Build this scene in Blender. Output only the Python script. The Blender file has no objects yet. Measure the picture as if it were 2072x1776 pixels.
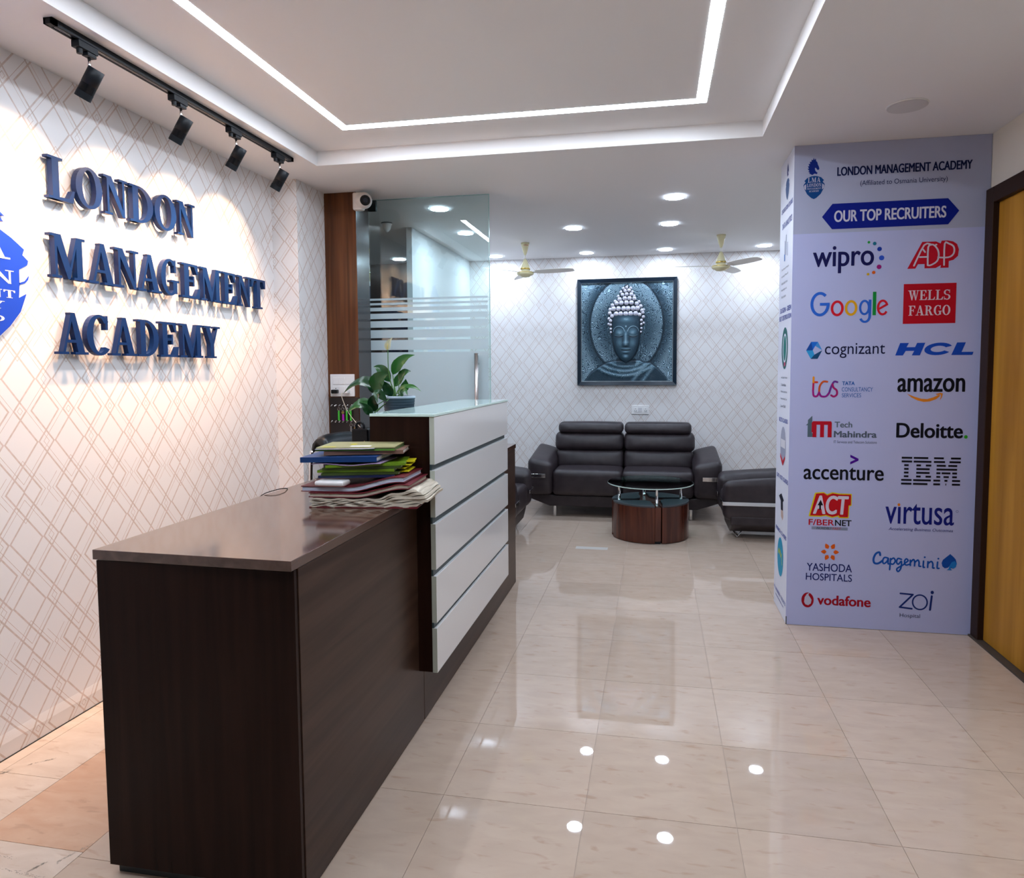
import bpy, math, random
import numpy as np
from mathutils import Vector, Matrix

random.seed(7)
SC = bpy.context.scene
COL = SC.collection

# ------------------------------------------------------------------ camera
cam_data = bpy.data.cameras.new('camera')
cam = bpy.data.objects.new('camera', cam_data)
COL.objects.link(cam)
CR = Vector((0.9826909, 0.18516475, -0.00571097))
CU = Vector((-0.00625601, 0.06398023, 0.99793156))
CF = Vector((-0.18514713, 0.98062253, -0.06403118))
M = Matrix((CR, CU, -CF)).transposed().to_4x4()
M.translation = (0, 0, 1.4985)
cam.matrix_world = M
cam_data.sensor_fit = 'HORIZONTAL'
cam_data.sensor_width = 36.0
cam_data.lens = 24.028
cam_data.shift_x = -0.01405
cam_data.shift_y = -0.02373
cam_data.clip_start = 0.05
SC.camera = cam

# ------------------------------------------------------------------ world, exposure
w = bpy.data.worlds.new('world'); SC.world = w; w.use_nodes = True
w.node_tree.nodes['Background'].inputs[0].default_value = (0.75, 0.82, 1.0, 1)
w.node_tree.nodes['Background'].inputs[1].default_value = 0.05
SC.view_settings.view_transform = 'Standard'
SC.view_settings.look = 'None'
SC.view_settings.exposure = 0.12
SC.view_settings.gamma = 1.0
SC.view_settings.use_curve_mapping = False
SC.cycles.use_denoising = True
SC.cycles.max_bounces = 8
SC.cycles.diffuse_bounces = 4
SC.cycles.glossy_bounces = 4
SC.cycles.transmission_bounces = 6
SC.cycles.transparent_max_bounces = 12
SC.cycles.caustics_reflective = False
SC.cycles.caustics_refractive = False

STRIP_E = 62.0      # LED strip radiance
DOWN_E = 150.0       # downlight radiance
SPOT_W = 9.0       # wide spill of each spot
CORE_W = 68.0       # track spot power
H = 2.753           # lower ceiling
H2 = 2.838          # tray ceiling
XW = -2.485         # sign wall
YB = 7.672          # back wall

# ------------------------------------------------------------------ materials
def nt(m): return m.node_tree.nodes, m.node_tree.links
def pbr(name, col, rough=0.5, metal=0.0, spec=0.5, coat=0.0, emis=None, es=0.0, alpha=1.0, trans=0.0, ior=1.5):
    m = bpy.data.materials.new(name); m.use_nodes = True
    b = m.node_tree.nodes['Principled BSDF']
    b.inputs['Base Color'].default_value = (*col, 1)
    b.inputs['Roughness'].default_value = rough
    b.inputs['Metallic'].default_value = metal
    b.inputs['Specular IOR Level'].default_value = spec
    b.inputs['Coat Weight'].default_value = coat
    b.inputs['Coat Roughness'].default_value = 0.05
    b.inputs['Alpha'].default_value = alpha
    b.inputs['Transmission Weight'].default_value = trans
    b.inputs['IOR'].default_value = ior
    if emis:
        b.inputs['Emission Color'].default_value = (*emis, 1)
        b.inputs['Emission Strength'].default_value = es
    return m
def noisy(m, c1, c2, scale=(1, 1, 1), nscale=4.0, detail=6, lo=0.3, hi=0.7, bump=0.0, coord='Object', rvar=None, dist=0.0):
    """two-tone procedural colour (and optional relief) on a principled material"""
    n, l = nt(m); b = n['Principled BSDF']
    tc = n.new('ShaderNodeTexCoord'); mp = n.new('ShaderNodeMapping')
    mp.inputs['Scale'].default_value = scale
    no = n.new('ShaderNodeTexNoise'); no.inputs['Scale'].default_value = nscale
    no.inputs['Detail'].default_value = detail; no.inputs['Distortion'].default_value = dist
    if coord == 'World':
        g = n.new('ShaderNodeNewGeometry'); l.new(g.outputs['Position'], mp.inputs[0])
    else:
        l.new(tc.outputs[coord], mp.inputs[0])
    l.new(mp.outputs[0], no.inputs[0])
    r = n.new('ShaderNodeValToRGB')
    r.color_ramp.elements[0].position = lo; r.color_ramp.elements[0].color = (*c1, 1)
    r.color_ramp.elements[1].position = hi; r.color_ramp.elements[1].color = (*c2, 1)
    l.new(no.outputs[0], r.inputs[0]); l.new(r.outputs[0], b.inputs['Base Color'])
    if bump:
        bp_ = n.new('ShaderNodeBump'); bp_.inputs['Strength'].default_value = bump
        bp_.inputs['Distance'].default_value = 0.002
        l.new(no.outputs[0], bp_.inputs['Height']); l.new(bp_.outputs[0], b.inputs['Normal'])
    return m, r, no

def wood(name, c1, c2, scale, rough=0.3, coat=0.0, spec=0.5):
    m = pbr(name, c1, rough, coat=coat, spec=spec)
    noisy(m, c1, c2, scale, 1.0, 8, 0.35, 0.68, 0.05, coord='World', dist=0.6)
    return m

def wallpaper(name, axis, a0, z0, hw=.038):
    """pale wallpaper printed with overlapping diamond lines; drawn from the folded lattice of the print"""
    P2 = 0.1143; SL = 1.30; V2 = 2.848
    m = pbr(name, (0.8, 0.78, 0.77), 0.55)
    n, l = nt(m); b = n['Principled BSDF']
    g = n.new('ShaderNodeNewGeometry'); s = n.new('ShaderNodeSeparateXYZ'); l.new(g.outputs['Position'], s.inputs[0])
    def mth(op, a, c=None, clamp=False):
        k = n.new('ShaderNodeMath'); k.operation = op; k.use_clamp = clamp
        for i, v in enumerate((a, c)):
            if v is None: continue
            if isinstance(v, (int, float)): k.inputs[i].default_value = v
            else: l.new(v, k.inputs[i])
        return k.outputs[0]
    def pp(v, sc_):
        return mth('PINGPONG', v, sc_)
    a = pp(mth('ADD', mth('DIVIDE', mth('SUBTRACT', s.outputs[axis], a0), P2), 40.0), 1.0)
    z = pp(mth('ADD', mth('DIVIDE', mth('SUBTRACT', s.outputs[2], z0), P2), V2 * 20), V2)
    t = mth('DIVIDE', mth('ABSOLUTE', mth('SUBTRACT', z, 1.72)), SL)
    zz = mth('DIVIDE', z, SL)
    fA = mth('SUBTRACT', 1.0, mth('ABSOLUTE', mth('SUBTRACT', 1.0, mth('ADD', t, 0.372))))
    fB = mth('ABSOLUTE', mth('SUBTRACT', t, 0.306))
    fE = mth('ABSOLUTE', mth('SUBTRACT', t, 0.115))
    fD = mth('ADD', zz, 0.150)
    fC = mth('ABSOLUTE', mth('SUBTRACT', zz, 0.085))
    fG = mth('ADD', mth('DIVIDE', mth('SUBTRACT', V2, z), SL), 0.90)
    def line(f, wd):
        return mth('LESS_THAN', mth('ABSOLUTE', mth('SUBTRACT', a, f)), wd)
    thick = mth('MAXIMUM', line(fA, hw), line(fB, hw))
    thinC = mth('MULTIPLY', line(fC, 0.010), mth('LESS_THAN', z, 0.58))
    thin = mth('MAXIMUM', mth('MAXIMUM', line(fE, 0.010), line(fD, 0.010)), mth('MAXIMUM', thinC, line(fG, 0.010)))
    # colour of the printed lines: beige to rose in short dashes
    no = n.new('ShaderNodeTexNoise'); no.inputs['Scale'].default_value = 55.0; no.inputs['Detail'].default_value = 2
    l.new(g.outputs['Position'], no.inputs[0])
    r = n.new('ShaderNodeValToRGB'); e = r.color_ramp.elements
    e[0].position = 0.38; e[0].color = (0.50, 0.37, 0.30, 1); e[1].position = 0.62; e[1].color = (0.60, 0.45, 0.40, 1)
    l.new(no.outputs[0], r.inputs[0])
    mx = n.new('ShaderNodeMixRGB'); mx.inputs[1].default_value = (0.80, 0.775, 0.775, 1)
    fac = mth('MAXIMUM', mth('MULTIPLY', thick, 0.72), mth('MULTIPLY', thin, 0.95))
    l.new(fac, mx.inputs[0]); l.new(r.outputs[0], mx.inputs[2]); l.new(mx.outputs[0], b.inputs['Base Color'])
    bu = n.new('ShaderNodeBump'); bu.inputs['Strength'].default_value = 0.08; bu.inputs['Distance'].default_value = 0.001
    n2 = n.new('ShaderNodeTexNoise'); n2.inputs['Scale'].default_value = 260.0
    l.new(g.outputs['Position'], n2.inputs[0]); l.new(n2.outputs[0], bu.inputs['Height']); l.new(bu.outputs[0], b.inputs['Normal'])
    return m

WP_LEFT = wallpaper('wallpaper_left', 1, 2.41, 1.023)
WP_BACK = wallpaper('wallpaper_back', 0, 0.645, 1.9165, .030)
WP_COLF = wallpaper('wallpaper_column_front', 0, -2.36, 1.25)
WP_COLS = wallpaper('wallpaper_column_side', 1, 4.35, 1.15)
PAINT = pbr('ceiling_paint', (0.78, 0.765, 0.765), 0.6)
PAINT_COOL = pbr('wall_paint', (0.83, 0.84, 0.85), 0.5)
CREAM_PAINT = pbr('cream_wall_paint', (0.74, 0.70, 0.62), 0.6)
W_V = wood('laminate_vertical', (0.011, 0.0040, 0.0028), (0.022, 0.0085, 0.0055), (22, 22, 1.1), 0.26, spec=.12)
W_H = wood('laminate_lengthwise', (0.034, 0.0175, 0.0115), (0.062, 0.034, 0.023), (22, 1.1, 22), 0.30, spec=.15)
W_TOP = wood('laminate_worktop', (0.058, 0.027, 0.018), (0.098, 0.050, 0.034), (22, 1.1, 22), 0.10, spec=0.9)
W_PIER = wood('pier_laminate', (0.070, 0.022, 0.008), (0.150, 0.052, 0.018), (24, 24, 0.9), 0.26, spec=.25)
W_DOOR = wood('door_veneer', (0.30, 0.128, 0.012), (0.45, 0.215, 0.026), (9, 9, 0.5), 0.42, spec=.15)
W_FRAME = pbr('dark_frame_wood', (0.026, 0.012, 0.008), 0.45, spec=.12)
W_TABLE = wood('cherry_veneer', (0.045, 0.010, 0.006), (0.105, 0.026, 0.013), (26, 26, 1.5), 0.22)
W_BACKROOM = wood('dark_room_panelling', (0.02, 0.012, 0.01), (0.04, 0.022, 0.015), (10, 10, 1), 0.4)
WHITE_GLOSS = pbr('white_gloss_board', (0.72, 0.73, 0.74), 0.10)
BOARD_EDGE = pbr('greenish_board_edge', (0.46, 0.49, 0.42), 0.45)
GROOVE = pbr('dark_groove', (0.012, 0.02, 0.024), 0.5)
MINT = pbr('mint_back_painted_glass', (0.50, 0.68, 0.66), 0.045, spec=0.7)
MINT_EDGE = pbr('polished_glass_edge', (0.62, 0.80, 0.75), 0.15)
BLUE = pbr('navy_blue_gloss', (0.0015, 0.020, 0.098), 0.36, spec=.3)
BLUE_PRINT = pbr('bright_blue_print', (0.002, 0.050, 0.50), 0.45)
WHITE_P = pbr('white_print', (0.88, 0.87, 0.88), 0.5)
BLACK = pbr('black_metal', (0.005, 0.007, 0.010), 0.5, spec=.25)
BLACK_GL = pbr('black_gloss', (0.003, 0.003, 0.004), 0.25, spec=.3)
BLACK_LEATHER = pbr('black_leather', (0.006, 0.009, 0.013), 0.34, spec=.35)
CHROME = pbr('chrome', (0.82, 0.83, 0.85), 0.12, 1.0)
STEEL = pbr('brushed_steel', (0.62, 0.60, 0.60), 0.26, 1.0)
WHITE_PL = pbr('white_plastic', (0.82, 0.80, 0.80), 0.3)
WARM_PL = pbr('off_white_plastic', (0.72, 0.66, 0.62), 0.4)
CREAM = pbr('cream_enamel', (0.78, 0.71, 0.44), 0.25)
CREAM_B = pbr('pale_cream_enamel', (0.82, 0.78, 0.72), 0.35)
LEATHER = pbr('brown_leather', (0.045, 0.032, 0.034), 0.42, spec=.45)
noisy(LEATHER, (0.018, 0.012, 0.015), (0.034, 0.024, 0.028), (1, 1, 1), 14, 5, 0.3, 0.7, 0.35)
CUSH = pbr('black_stool_leather', (0.05, 0.055, 0.065), 0.45)
STRIP = pbr('led_strip', (1, 1, 1), emis=(0.79, 0.88, 1.0), es=STRIP_E)
DOWN = pbr('led_panel', (1, 1, 1), emis=(0.70, 0.83, 1.0), es=DOWN_E)
DIM_PANEL = pbr('unlit_panel', (0.60, 0.58, 0.57), 0.4)
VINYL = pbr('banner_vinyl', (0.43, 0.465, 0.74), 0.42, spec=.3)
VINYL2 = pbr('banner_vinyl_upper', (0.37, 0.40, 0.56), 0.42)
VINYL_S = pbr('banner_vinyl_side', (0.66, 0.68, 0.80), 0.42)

def glass(name, tint, refl=0.0, rough=0.0):
    m = bpy.data.materials.new(name); m.use_nodes = True
    n, l = nt(m); n.remove(n['Principled BSDF']); out = n['Material Output']
    tr = n.new('ShaderNodeBsdfTransparent'); tr.inputs[0].default_value = (*tint, 1)
    gl = n.new('ShaderNodeBsdfGlossy'); gl.inputs['Roughness'].default_value = rough
    fr = n.new('ShaderNodeFresnel'); fr.inputs[0].default_value = 1.5
    mx = n.new('ShaderNodeMixShader')
    ad = n.new('ShaderNodeMath'); ad.operation = 'ADD'; ad.use_clamp = True; ad.inputs[1].default_value = refl
    l.new(fr.outputs[0], ad.inputs[0])
    l.new(ad.outputs[0], mx.inputs[0]); l.new(tr.outputs[0], mx.inputs[1]); l.new(gl.outputs[0], mx.inputs[2])
    l.new(mx.outputs[0], out.inputs[0]); return m
GLASS = glass('door_glass', (0.86, 0.95, 0.94), 0.03)
GLASS_T = glass('tabletop_glass', (0.62, 0.80, 0.78), 0.04)
def frost(name, op, col, dif=.45):
    m = bpy.data.materials.new(name); m.use_nodes = True
    n, l = nt(m); n.remove(n['Principled BSDF']); out = n['Material Output']
    tr = n.new('ShaderNodeBsdfTransparent'); tl = n.new('ShaderNodeBsdfTranslucent'); df = n.new('ShaderNodeBsdfDiffuse')
    tl.inputs[0].default_value = (*col, 1); df.inputs[0].default_value = (*col, 1)
    m1 = n.new('ShaderNodeMixShader'); m1.inputs[0].default_value = dif
    m2 = n.new('ShaderNodeMixShader'); m2.inputs[0].default_value = op
    l.new(tl.outputs[0], m1.inputs[1]); l.new(df.outputs[0], m1.inputs[2])
    l.new(tr.outputs[0], m2.inputs[1]); l.new(m1.outputs[0], m2.inputs[2]); l.new(m2.outputs[0], out.inputs[0])
    return m
FROST = frost('frosted_film', 0.82, (0.80, 0.90, 0.94))
FROST_W = frost('white_film', 0.75, (1.0, 1.0, 1.0), .12)

def col_mat(name, rgb, rough=0.45, **k): return pbr(name, rgb, rough, **k)
def srgb(r, g, b):
    f = lambda c: ((c / 255 + 0.055) / 1.055) ** 2.4 if c > 10 else c / 255 / 12.92
    return (f(r), f(g), f(b))
_pc = {}
def ink(r, g, b):
    k = (r, g, b)
    if k not in _pc: _pc[k] = pbr('print_ink_%d' % len(_pc), tuple(c * .85 for c in srgb(r, g, b)), 0.5, spec=.15)
    return _pc[k]

# floor tiles: polished beige vitrified stone
def tile_mat(name, c1, c2, rough):
    m = pbr(name, c1, rough, spec=0.55)
    m_, r, no = noisy(m, c1, c2, (5, 13, 1), 1.4, 9, 0.30, 0.72, 0, coord='World', dist=.5)
    n, l = nt(m); b = n['Principled BSDF']
    oi = n.new('ShaderNodeObjectInfo'); hs = n.new('ShaderNodeHueSaturation')
    ma = n.new('ShaderNodeMapRange'); ma.inputs['To Min'].default_value = 0.95; ma.inputs['To Max'].default_value = 1.05
    l.new(oi.outputs['Random'], ma.inputs[0]); l.new(ma.outputs[0], hs.inputs['Value'])
    # sparse brown flecks
    g = n.new('ShaderNodeNewGeometry'); mp = n.new('ShaderNodeMapping'); mp.inputs['Scale'].default_value = (8, 26, 1)
    n2 = n.new('ShaderNodeTexNoise'); n2.inputs['Scale'].default_value = 1.3; n2.inputs['Detail'].default_value = 5; n2.inputs['Distortion'].default_value = .5
    l.new(g.outputs['Position'], mp.inputs[0]); l.new(mp.outputs[0], n2.inputs[0])
    rr = n.new('ShaderNodeValToRGB'); rr.color_ramp.elements[0].position = 0.60; rr.color_ramp.elements[0].color = (0, 0, 0, 1)
    rr.color_ramp.elements[1].position = 0.72; rr.color_ramp.elements[1].color = (0.55, 0.55, 0.55, 1)
    l.new(n2.outputs[0], rr.inputs[0])
    mx = n.new('ShaderNodeMixRGB'); mx.inputs[2].default_value = (0.42, 0.27, 0.19, 1)
    l.new(rr.outputs[0], mx.inputs[0]); l.new(r.outputs[0], mx.inputs[1]); l.new(mx.outputs[0], hs.inputs['Color'])
    l.new(hs.outputs[0], b.inputs['Base Color'])
    return m
TILE = tile_mat('polished_beige_tile', (0.505, 0.385, 0.305), (0.555, 0.43, 0.345), 0.018)
TILE_O = tile_mat('orange_beige_tile', (0.55, 0.34, 0.23), (0.62, 0.42, 0.30), 0.16)
TILE_L = tile_mat('cream_tile_spotlit', (0.62, 0.50, 0.41), (0.72, 0.61, 0.52), 0.16)  # cream tile, its colour brightened for the warm spot light falling there
GROUT = pbr('grout', (0.42, 0.315, 0.245), 0.4)

# ------------------------------------------------------------------ mesh builder
class MB:
    def __init__(s): s.v = []; s.f = []; s.mi = []
    def add(s, vs, fs, mi=0):
        o = len(s.v); s.v += [tuple(p) for p in vs]
        s.f += [tuple(i + o for i in f) for f in fs]; s.mi += [mi] * len(fs); return s
    def box(s, x0, x1, y0, y1, z0, z1, mi=0):
        return s.add([(x, y, z) for z in (z0, z1) for y in (y0, y1) for x in (x0, x1)],
                     [(0, 2, 3, 1), (4, 5, 7, 6), (0, 1, 5, 4), (2, 6, 7, 3), (0, 4, 6, 2), (1, 3, 7, 5)], mi)
    def prism(s, pts, f, t0, t1, mi=0):
        """extrude 2-D polygon; f(a,b,t)->xyz"""
        n = len(pts); area = sum(pts[i][0] * pts[(i + 1) % n][1] - pts[(i + 1) % n][0] * pts[i][1] for i in range(n))
        if area < 0: pts = pts[::-1]
        vs = [f(a, b, t0) for a, b in pts] + [f(a, b, t1) for a, b in pts]
        fs = [tuple(range(n - 1, -1, -1)), tuple(range(n, 2 * n))]
        fs += [(i, (i + 1) % n, n + (i + 1) % n, n + i) for i in range(n)]
        return s.add(vs, fs, mi)
    def poly(s, vs, mi=0): return s.add(vs, [tuple(range(len(vs)))], mi)
    def lathe(s, prof, c=(0, 0, 0), n=24, mi=0, ax='z', cap=True):
        vs = []
        for r, h in prof:
            for k in range(n):
                a = 2 * math.pi * k / n; x, y = r * math.cos(a), r * math.sin(a)
                p = (x, y, h) if ax == 'z' else ((x, h, y) if ax == 'y' else (h, x, y))
                vs.append((p[0] + c[0], p[1] + c[1], p[2] + c[2]))
        fs = [(i * n + k, i * n + (k + 1) % n, (i + 1) * n + (k + 1) % n, (i + 1) * n + k) for i in range(len(prof) - 1) for k in range(n)]
        if cap:
            fs += [tuple(range(n - 1, -1, -1)), tuple((len(prof) - 1) * n + k for k in range(n))]
        return s.add(vs, fs, mi)
    def tube(s, pts, r, n=8, mi=0, cap=True):
        pts = [Vector(p) for p in pts]; rs = r if isinstance(r, (list, tuple)) else [r] * len(pts)
        vs = []; up = Vector((0, 0, 1))
        d0 = (pts[1] - pts[0]).normalized()
        u = d0.cross(up) if abs(d0.dot(up)) < .95 else d0.cross(Vector((1, 0, 0))); u.normalize()
        for i, p in enumerate(pts):
            d = (pts[min(i + 1, len(pts) - 1)] - pts[max(i - 1, 0)]).normalized()
            u = (u - d * u.dot(d)).normalized(); v = d.cross(u)
            for k in range(n):
                a = 2 * math.pi * k / n; q = p + (u * math.cos(a) + v * math.sin(a)) * rs[i]; vs.append(tuple(q))
        fs = [(i * n + k, i * n + (k + 1) % n, (i + 1) * n + (k + 1) % n, (i + 1) * n + k) for i in range(len(pts) - 1) for k in range(n)]
        if cap: fs += [tuple(range(n - 1, -1, -1)), tuple((len(pts) - 1) * n + k for k in range(n))]
        return s.add(vs, fs, mi)
    def puff(s, x0, x1, y0, y1, z0, z1, r=0.04, b=(0, 0, 0), n=8, mi=0, fn=None):
        """rounded, slightly bulging upholstery block"""
        c = Vector(((x0 + x1) / 2, (y0 + y1) / 2, (z0 + z1) / 2)); h = Vector(((x1 - x0) / 2, (y1 - y0) / 2, (z1 - z0) / 2))
        r = min(r, h.x * .98, h.y * .98, h.z * .98); vid = {}; vs = []; fs = []
        def par(k, hh):   # denser near the edges
            t = 2 * k / n - 1
            return t
        def vert(i, j, k):
            key = (i, j, k)
            if key in vid: return vid[key]
            q = Vector((par(i, h.x), par(j, h.y), par(k, h.z)))
            e = []
            for a in range(3):
                t = q[a]; lin = abs(t); R = r / h[a]
                # spread: outer 40% of the cells lie in the rounding
                core = 0.5
                v_ = lin / core * (1 - R) if lin <= core else (1 - R) + (lin - core) / (1 - core) * R
                e.append(math.copysign(v_, t) * h[a])
            p = Vector(e); inner = Vector([max(-(h[a] - r), min(h[a] - r, p[a])) for a in range(3)])
            d = p - inner
            if d.length > 1e-9:
                m_ = max(abs(d.x), abs(d.y), abs(d.z)); d = d.normalized() * m_
                p = inner + d
            u = [p[a] / h[a] for a in range(3)]
            for a in range(3):
                o1, o2 = (a + 1) % 3, (a + 2) % 3
                p[a] += u[a] * b[a] * (1 - u[o1] ** 2) * (1 - u[o2] ** 2)
            p = p + c
            if fn: p = Vector(fn(p))
            vid[key] = len(vs); vs.append(tuple(p)); return vid[key]
        for i in range(n):
            for j in range(n):
                fs.append((vert(i, j, 0), vert(i, j + 1, 0), vert(i + 1, j + 1, 0), vert(i + 1, j, 0)))
                fs.append((vert(i, j, n), vert(i + 1, j, n), vert(i + 1, j + 1, n), vert(i, j + 1, n)))
                fs.append((vert(i, 0, j), vert(i + 1, 0, j), vert(i + 1, 0, j + 1), vert(i, 0, j + 1)))
                fs.append((vert(i, n, j), vert(i, n, j + 1), vert(i + 1, n, j + 1), vert(i + 1, n, j)))
                fs.append((vert(0, i, j), vert(0, i, j + 1), vert(0, i + 1, j + 1), vert(0, i + 1, j)))
                fs.append((vert(n, i, j), vert(n, i + 1, j), vert(n, i + 1, j + 1), vert(n, i, j + 1)))
        return s.add(vs, fs, mi)
    def slab(s, x0, x1, y0, y1, z0, z1, nx, ny, fn, mi=0):
        """box with subdivided top and bottom, bent by fn(x,y,z)->xyz"""
        vs = []; fs = []
        for z in (z0, z1):
            for j in range(ny + 1):
                for i in range(nx + 1):
                    vs.append(tuple(fn(x0 + (x1 - x0) * i / nx, y0 + (y1 - y0) * j / ny, z)))
        N = (nx + 1) * (ny + 1); id_ = lambda i, j, k: k * N + j * (nx + 1) + i
        for j in range(ny):
            for i in range(nx):
                fs.append((id_(i, j, 0), id_(i, j + 1, 0), id_(i + 1, j + 1, 0), id_(i + 1, j, 0)))
                fs.append((id_(i, j, 1), id_(i + 1, j, 1), id_(i + 1, j + 1, 1), id_(i, j + 1, 1)))
        for i in range(nx):
            fs.append((id_(i, 0, 0), id_(i + 1, 0, 0), id_(i + 1, 0, 1), id_(i, 0, 1)))
            fs.append((id_(i, ny, 0), id_(i, ny, 1), id_(i + 1, ny, 1), id_(i + 1, ny, 0)))
        for j in range(ny):
            fs.append((id_(0, j, 0), id_(0, j, 1), id_(0, j + 1, 1), id_(0, j + 1, 0)))
            fs.append((id_(nx, j, 0), id_(nx, j + 1, 0), id_(nx, j + 1, 1), id_(nx, j, 1)))
        return s.add(vs, fs, mi)
    def build(s, name, mat, parent=None, bevel=0, seg=2, smooth=False, local=False):
        vs = s.v
        if parent is not None and not local:
            off = Vector((0, 0, 0)); q = parent
            while q is not None: off += q.location; q = q.parent
            vs = [(a - off.x, b_ - off.y, c - off.z) for a, b_, c in vs]
        me = bpy.data.meshes.new(name); me.from_pydata(vs, [], s.f)
        mats = mat if isinstance(mat, (list, tuple)) else [mat]
        for m_ in mats: me.materials.append(m_)
        if len(mats) > 1: me.polygons.foreach_set('material_index', s.mi)
        if smooth: me.polygons.foreach_set('use_smooth', [True] * len(me.polygons))
        me.update()
        o = bpy.data.objects.new(name, me); COL.objects.link(o)
        if parent is not None: o.parent = parent
        if bevel:
            bm_ = o.modifiers.new('bevel', 'BEVEL'); bm_.width = bevel; bm_.segments = seg; bm_.limit_method = 'ANGLE'
            bm_.angle_limit = math.radians(35)
            me.polygons.foreach_set('use_smooth', [True] * len(me.polygons))
            bm_.harden_normals = True
        return o

def tag(o, label, cat, group=None):
    o['label'] = label; o['category'] = cat
    if group: o['group'] = group
    return o
def thing(name, label, cat, loc, group=None, rz=0.0):
    o = bpy.data.objects.new(name, None); COL.objects.link(o); o.location = loc; o.rotation_euler = (0, 0, rz)
    o.empty_display_size = 0.1
    return tag(o, label, cat, group)
def struct(o): o['kind'] = 'structure'; return o
def dup(root, loc, label=None, rz=None):
    r = root.copy(); COL.objects.link(r); r.location = loc
    if rz is not None: r.rotation_euler = (0, 0, rz)
    if label: r['label'] = label
    for ch in list(root.children):
        c = ch.copy(); COL.objects.link(c); c.parent = r
        for g_ in list(ch.children):
            d = g_.copy(); COL.objects.link(d); d.parent = c
    return r
def B(x0, x1, y0, y1, z0, z1): return MB().box(x0, x1, y0, y1, z0, z1)

# ------------------------------------------------------------------ room shell
struct(B(XW - 0.1, XW, -2.6, 4.18, 0, H2 + .1).build('wall_left', WP_LEFT))
col_ = struct(B(XW - 0.1, -2.306, 4.18, 4.56, 0, H).build('wall_column', [WP_COLF, WP_COLS]))
for p_ in col_.data.polygons:
    p_.material_index = 1 if abs(p_.normal.x) > .5 else 0
struct(MB().prism([(XW, 0), (XW + .007, .0), (XW + .007, .062), (XW, .098)], lambda a, b_, t: (a, t, b_), -2.6, 4.18).build('baseboard_left', WP_LEFT))
struct(B(XW + .0071, XW + .0095, -2.6, 4.18, 0, .0035).build('trim_4', GROOVE))
struct(B(-4.6, 2.75, YB, YB + .1, 0, H).build('wall_back', WP_BACK))
struct(B(2.65, 2.75, 4.4, YB, 0, H).build('wall_lounge_right', PAINT_COOL))
struct(B(-4.6, -4.5, 4.4, YB, 0, H).build('wall_inner_left', PAINT_COOL))
struct(B(-4.5, -2.306, 4.56, 4.77, 0, H).build('wall_inner_front', W_BACKROOM))
struct(B(-4.5, -2.15, YB - .03, YB, 0, H).build('wall_inner_back', W_BACKROOM))
struct(B(-2.15, -2.1, 5.77, YB, 0, H).build('wall_partition', PAINT_COOL))
struct(B(-2.6, 1.9, -2.7, -2.6, 0, H2 + .1).build('wall_front', pbr('grey_wall_paint', (.25, .24, .23), .6)))
wr = MB(); wr.box(1.77, 1.9, -2.6, 3.13, 0, H); wr.box(1.77, 1.9, 3.13, 4.149, 2.455, H)
struct(wr.build('wall_right', CREAM_PAINT))
struct(B(.767, 2.65, 4.153, 4.566, 0, H).build('wall_pillar', PAINT_COOL))

# door on the right with dark frame
fr = MB(); fr.box(1.745, 1.80, 4.062, 4.148, 0, 2.455); fr.box(1.745, 1.80, 3.13, 3.215, 0, 2.455); fr.box(1.745, 1.80, 3.215, 4.062, 2.372, 2.455)
struct(fr.build('trim_1', W_FRAME, bevel=.004))
dr = struct(B(1.775, 1.81, 3.215, 4.062, .012, 2.372).build('door_1', W_DOOR, bevel=.002))
hd = MB(); hd.tube([(1.755, 3.29, 1.0), (1.735, 3.29, 1.0), (1.735, 3.40, 1.0)], .009); hd.lathe([(.028, 1.76), (.028, 1.775)], (0, 3.29, 1.0), 20, ax='x')
hd.build('door_handle', STEEL, dr, smooth=True)
struct(B(1.735, 1.80, 3.13, 4.15, 0, .010).build('trim_2', pbr('threshold_stone', (.06, .045, .035), .6)))

# ceiling: lower border and raised tray
TX0, TX1, TY0, TY1 = -2.037, 0.561, 0.3, 3.949
ce = MB()
ce.box(-4.6, TX0, -2.7, YB, H, H2 + .1); ce.box(TX1, 2.75, -2.7, YB, H, H2 + .1)
ce.box(TX0, TX1, TY1, YB, H, H2 + .1); ce.box(TX0, TX1, -2.7, TY0, H, H2 + .1)
ce.box(TX0 - .02, TX1 + .02, TY0 - .02, TY1 + .02, H2, H2 + .1)
struct(ce.build('ceiling', PAINT))

# LED strip set into the tray
ls = thing('led_strip_light', 'cool white rectangular LED strip set into the raised ceiling tray', 'light', (-.73, 1.3, H2))
for nm_, x0, x1, y0, y1 in (('light_bar', -1.714, -1.668, 0.75, 3.632), ('light_bar', .192, .243, 0.75, 3.632), ('light_bar', -1.668, .192, 3.574, 3.634), ('light_bar', -1.668, .192, .75, .80)):
    B(x0, x1, y0, y1, H2 - .0006, H2 + .002).build(nm_, STRIP, ls)

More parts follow.
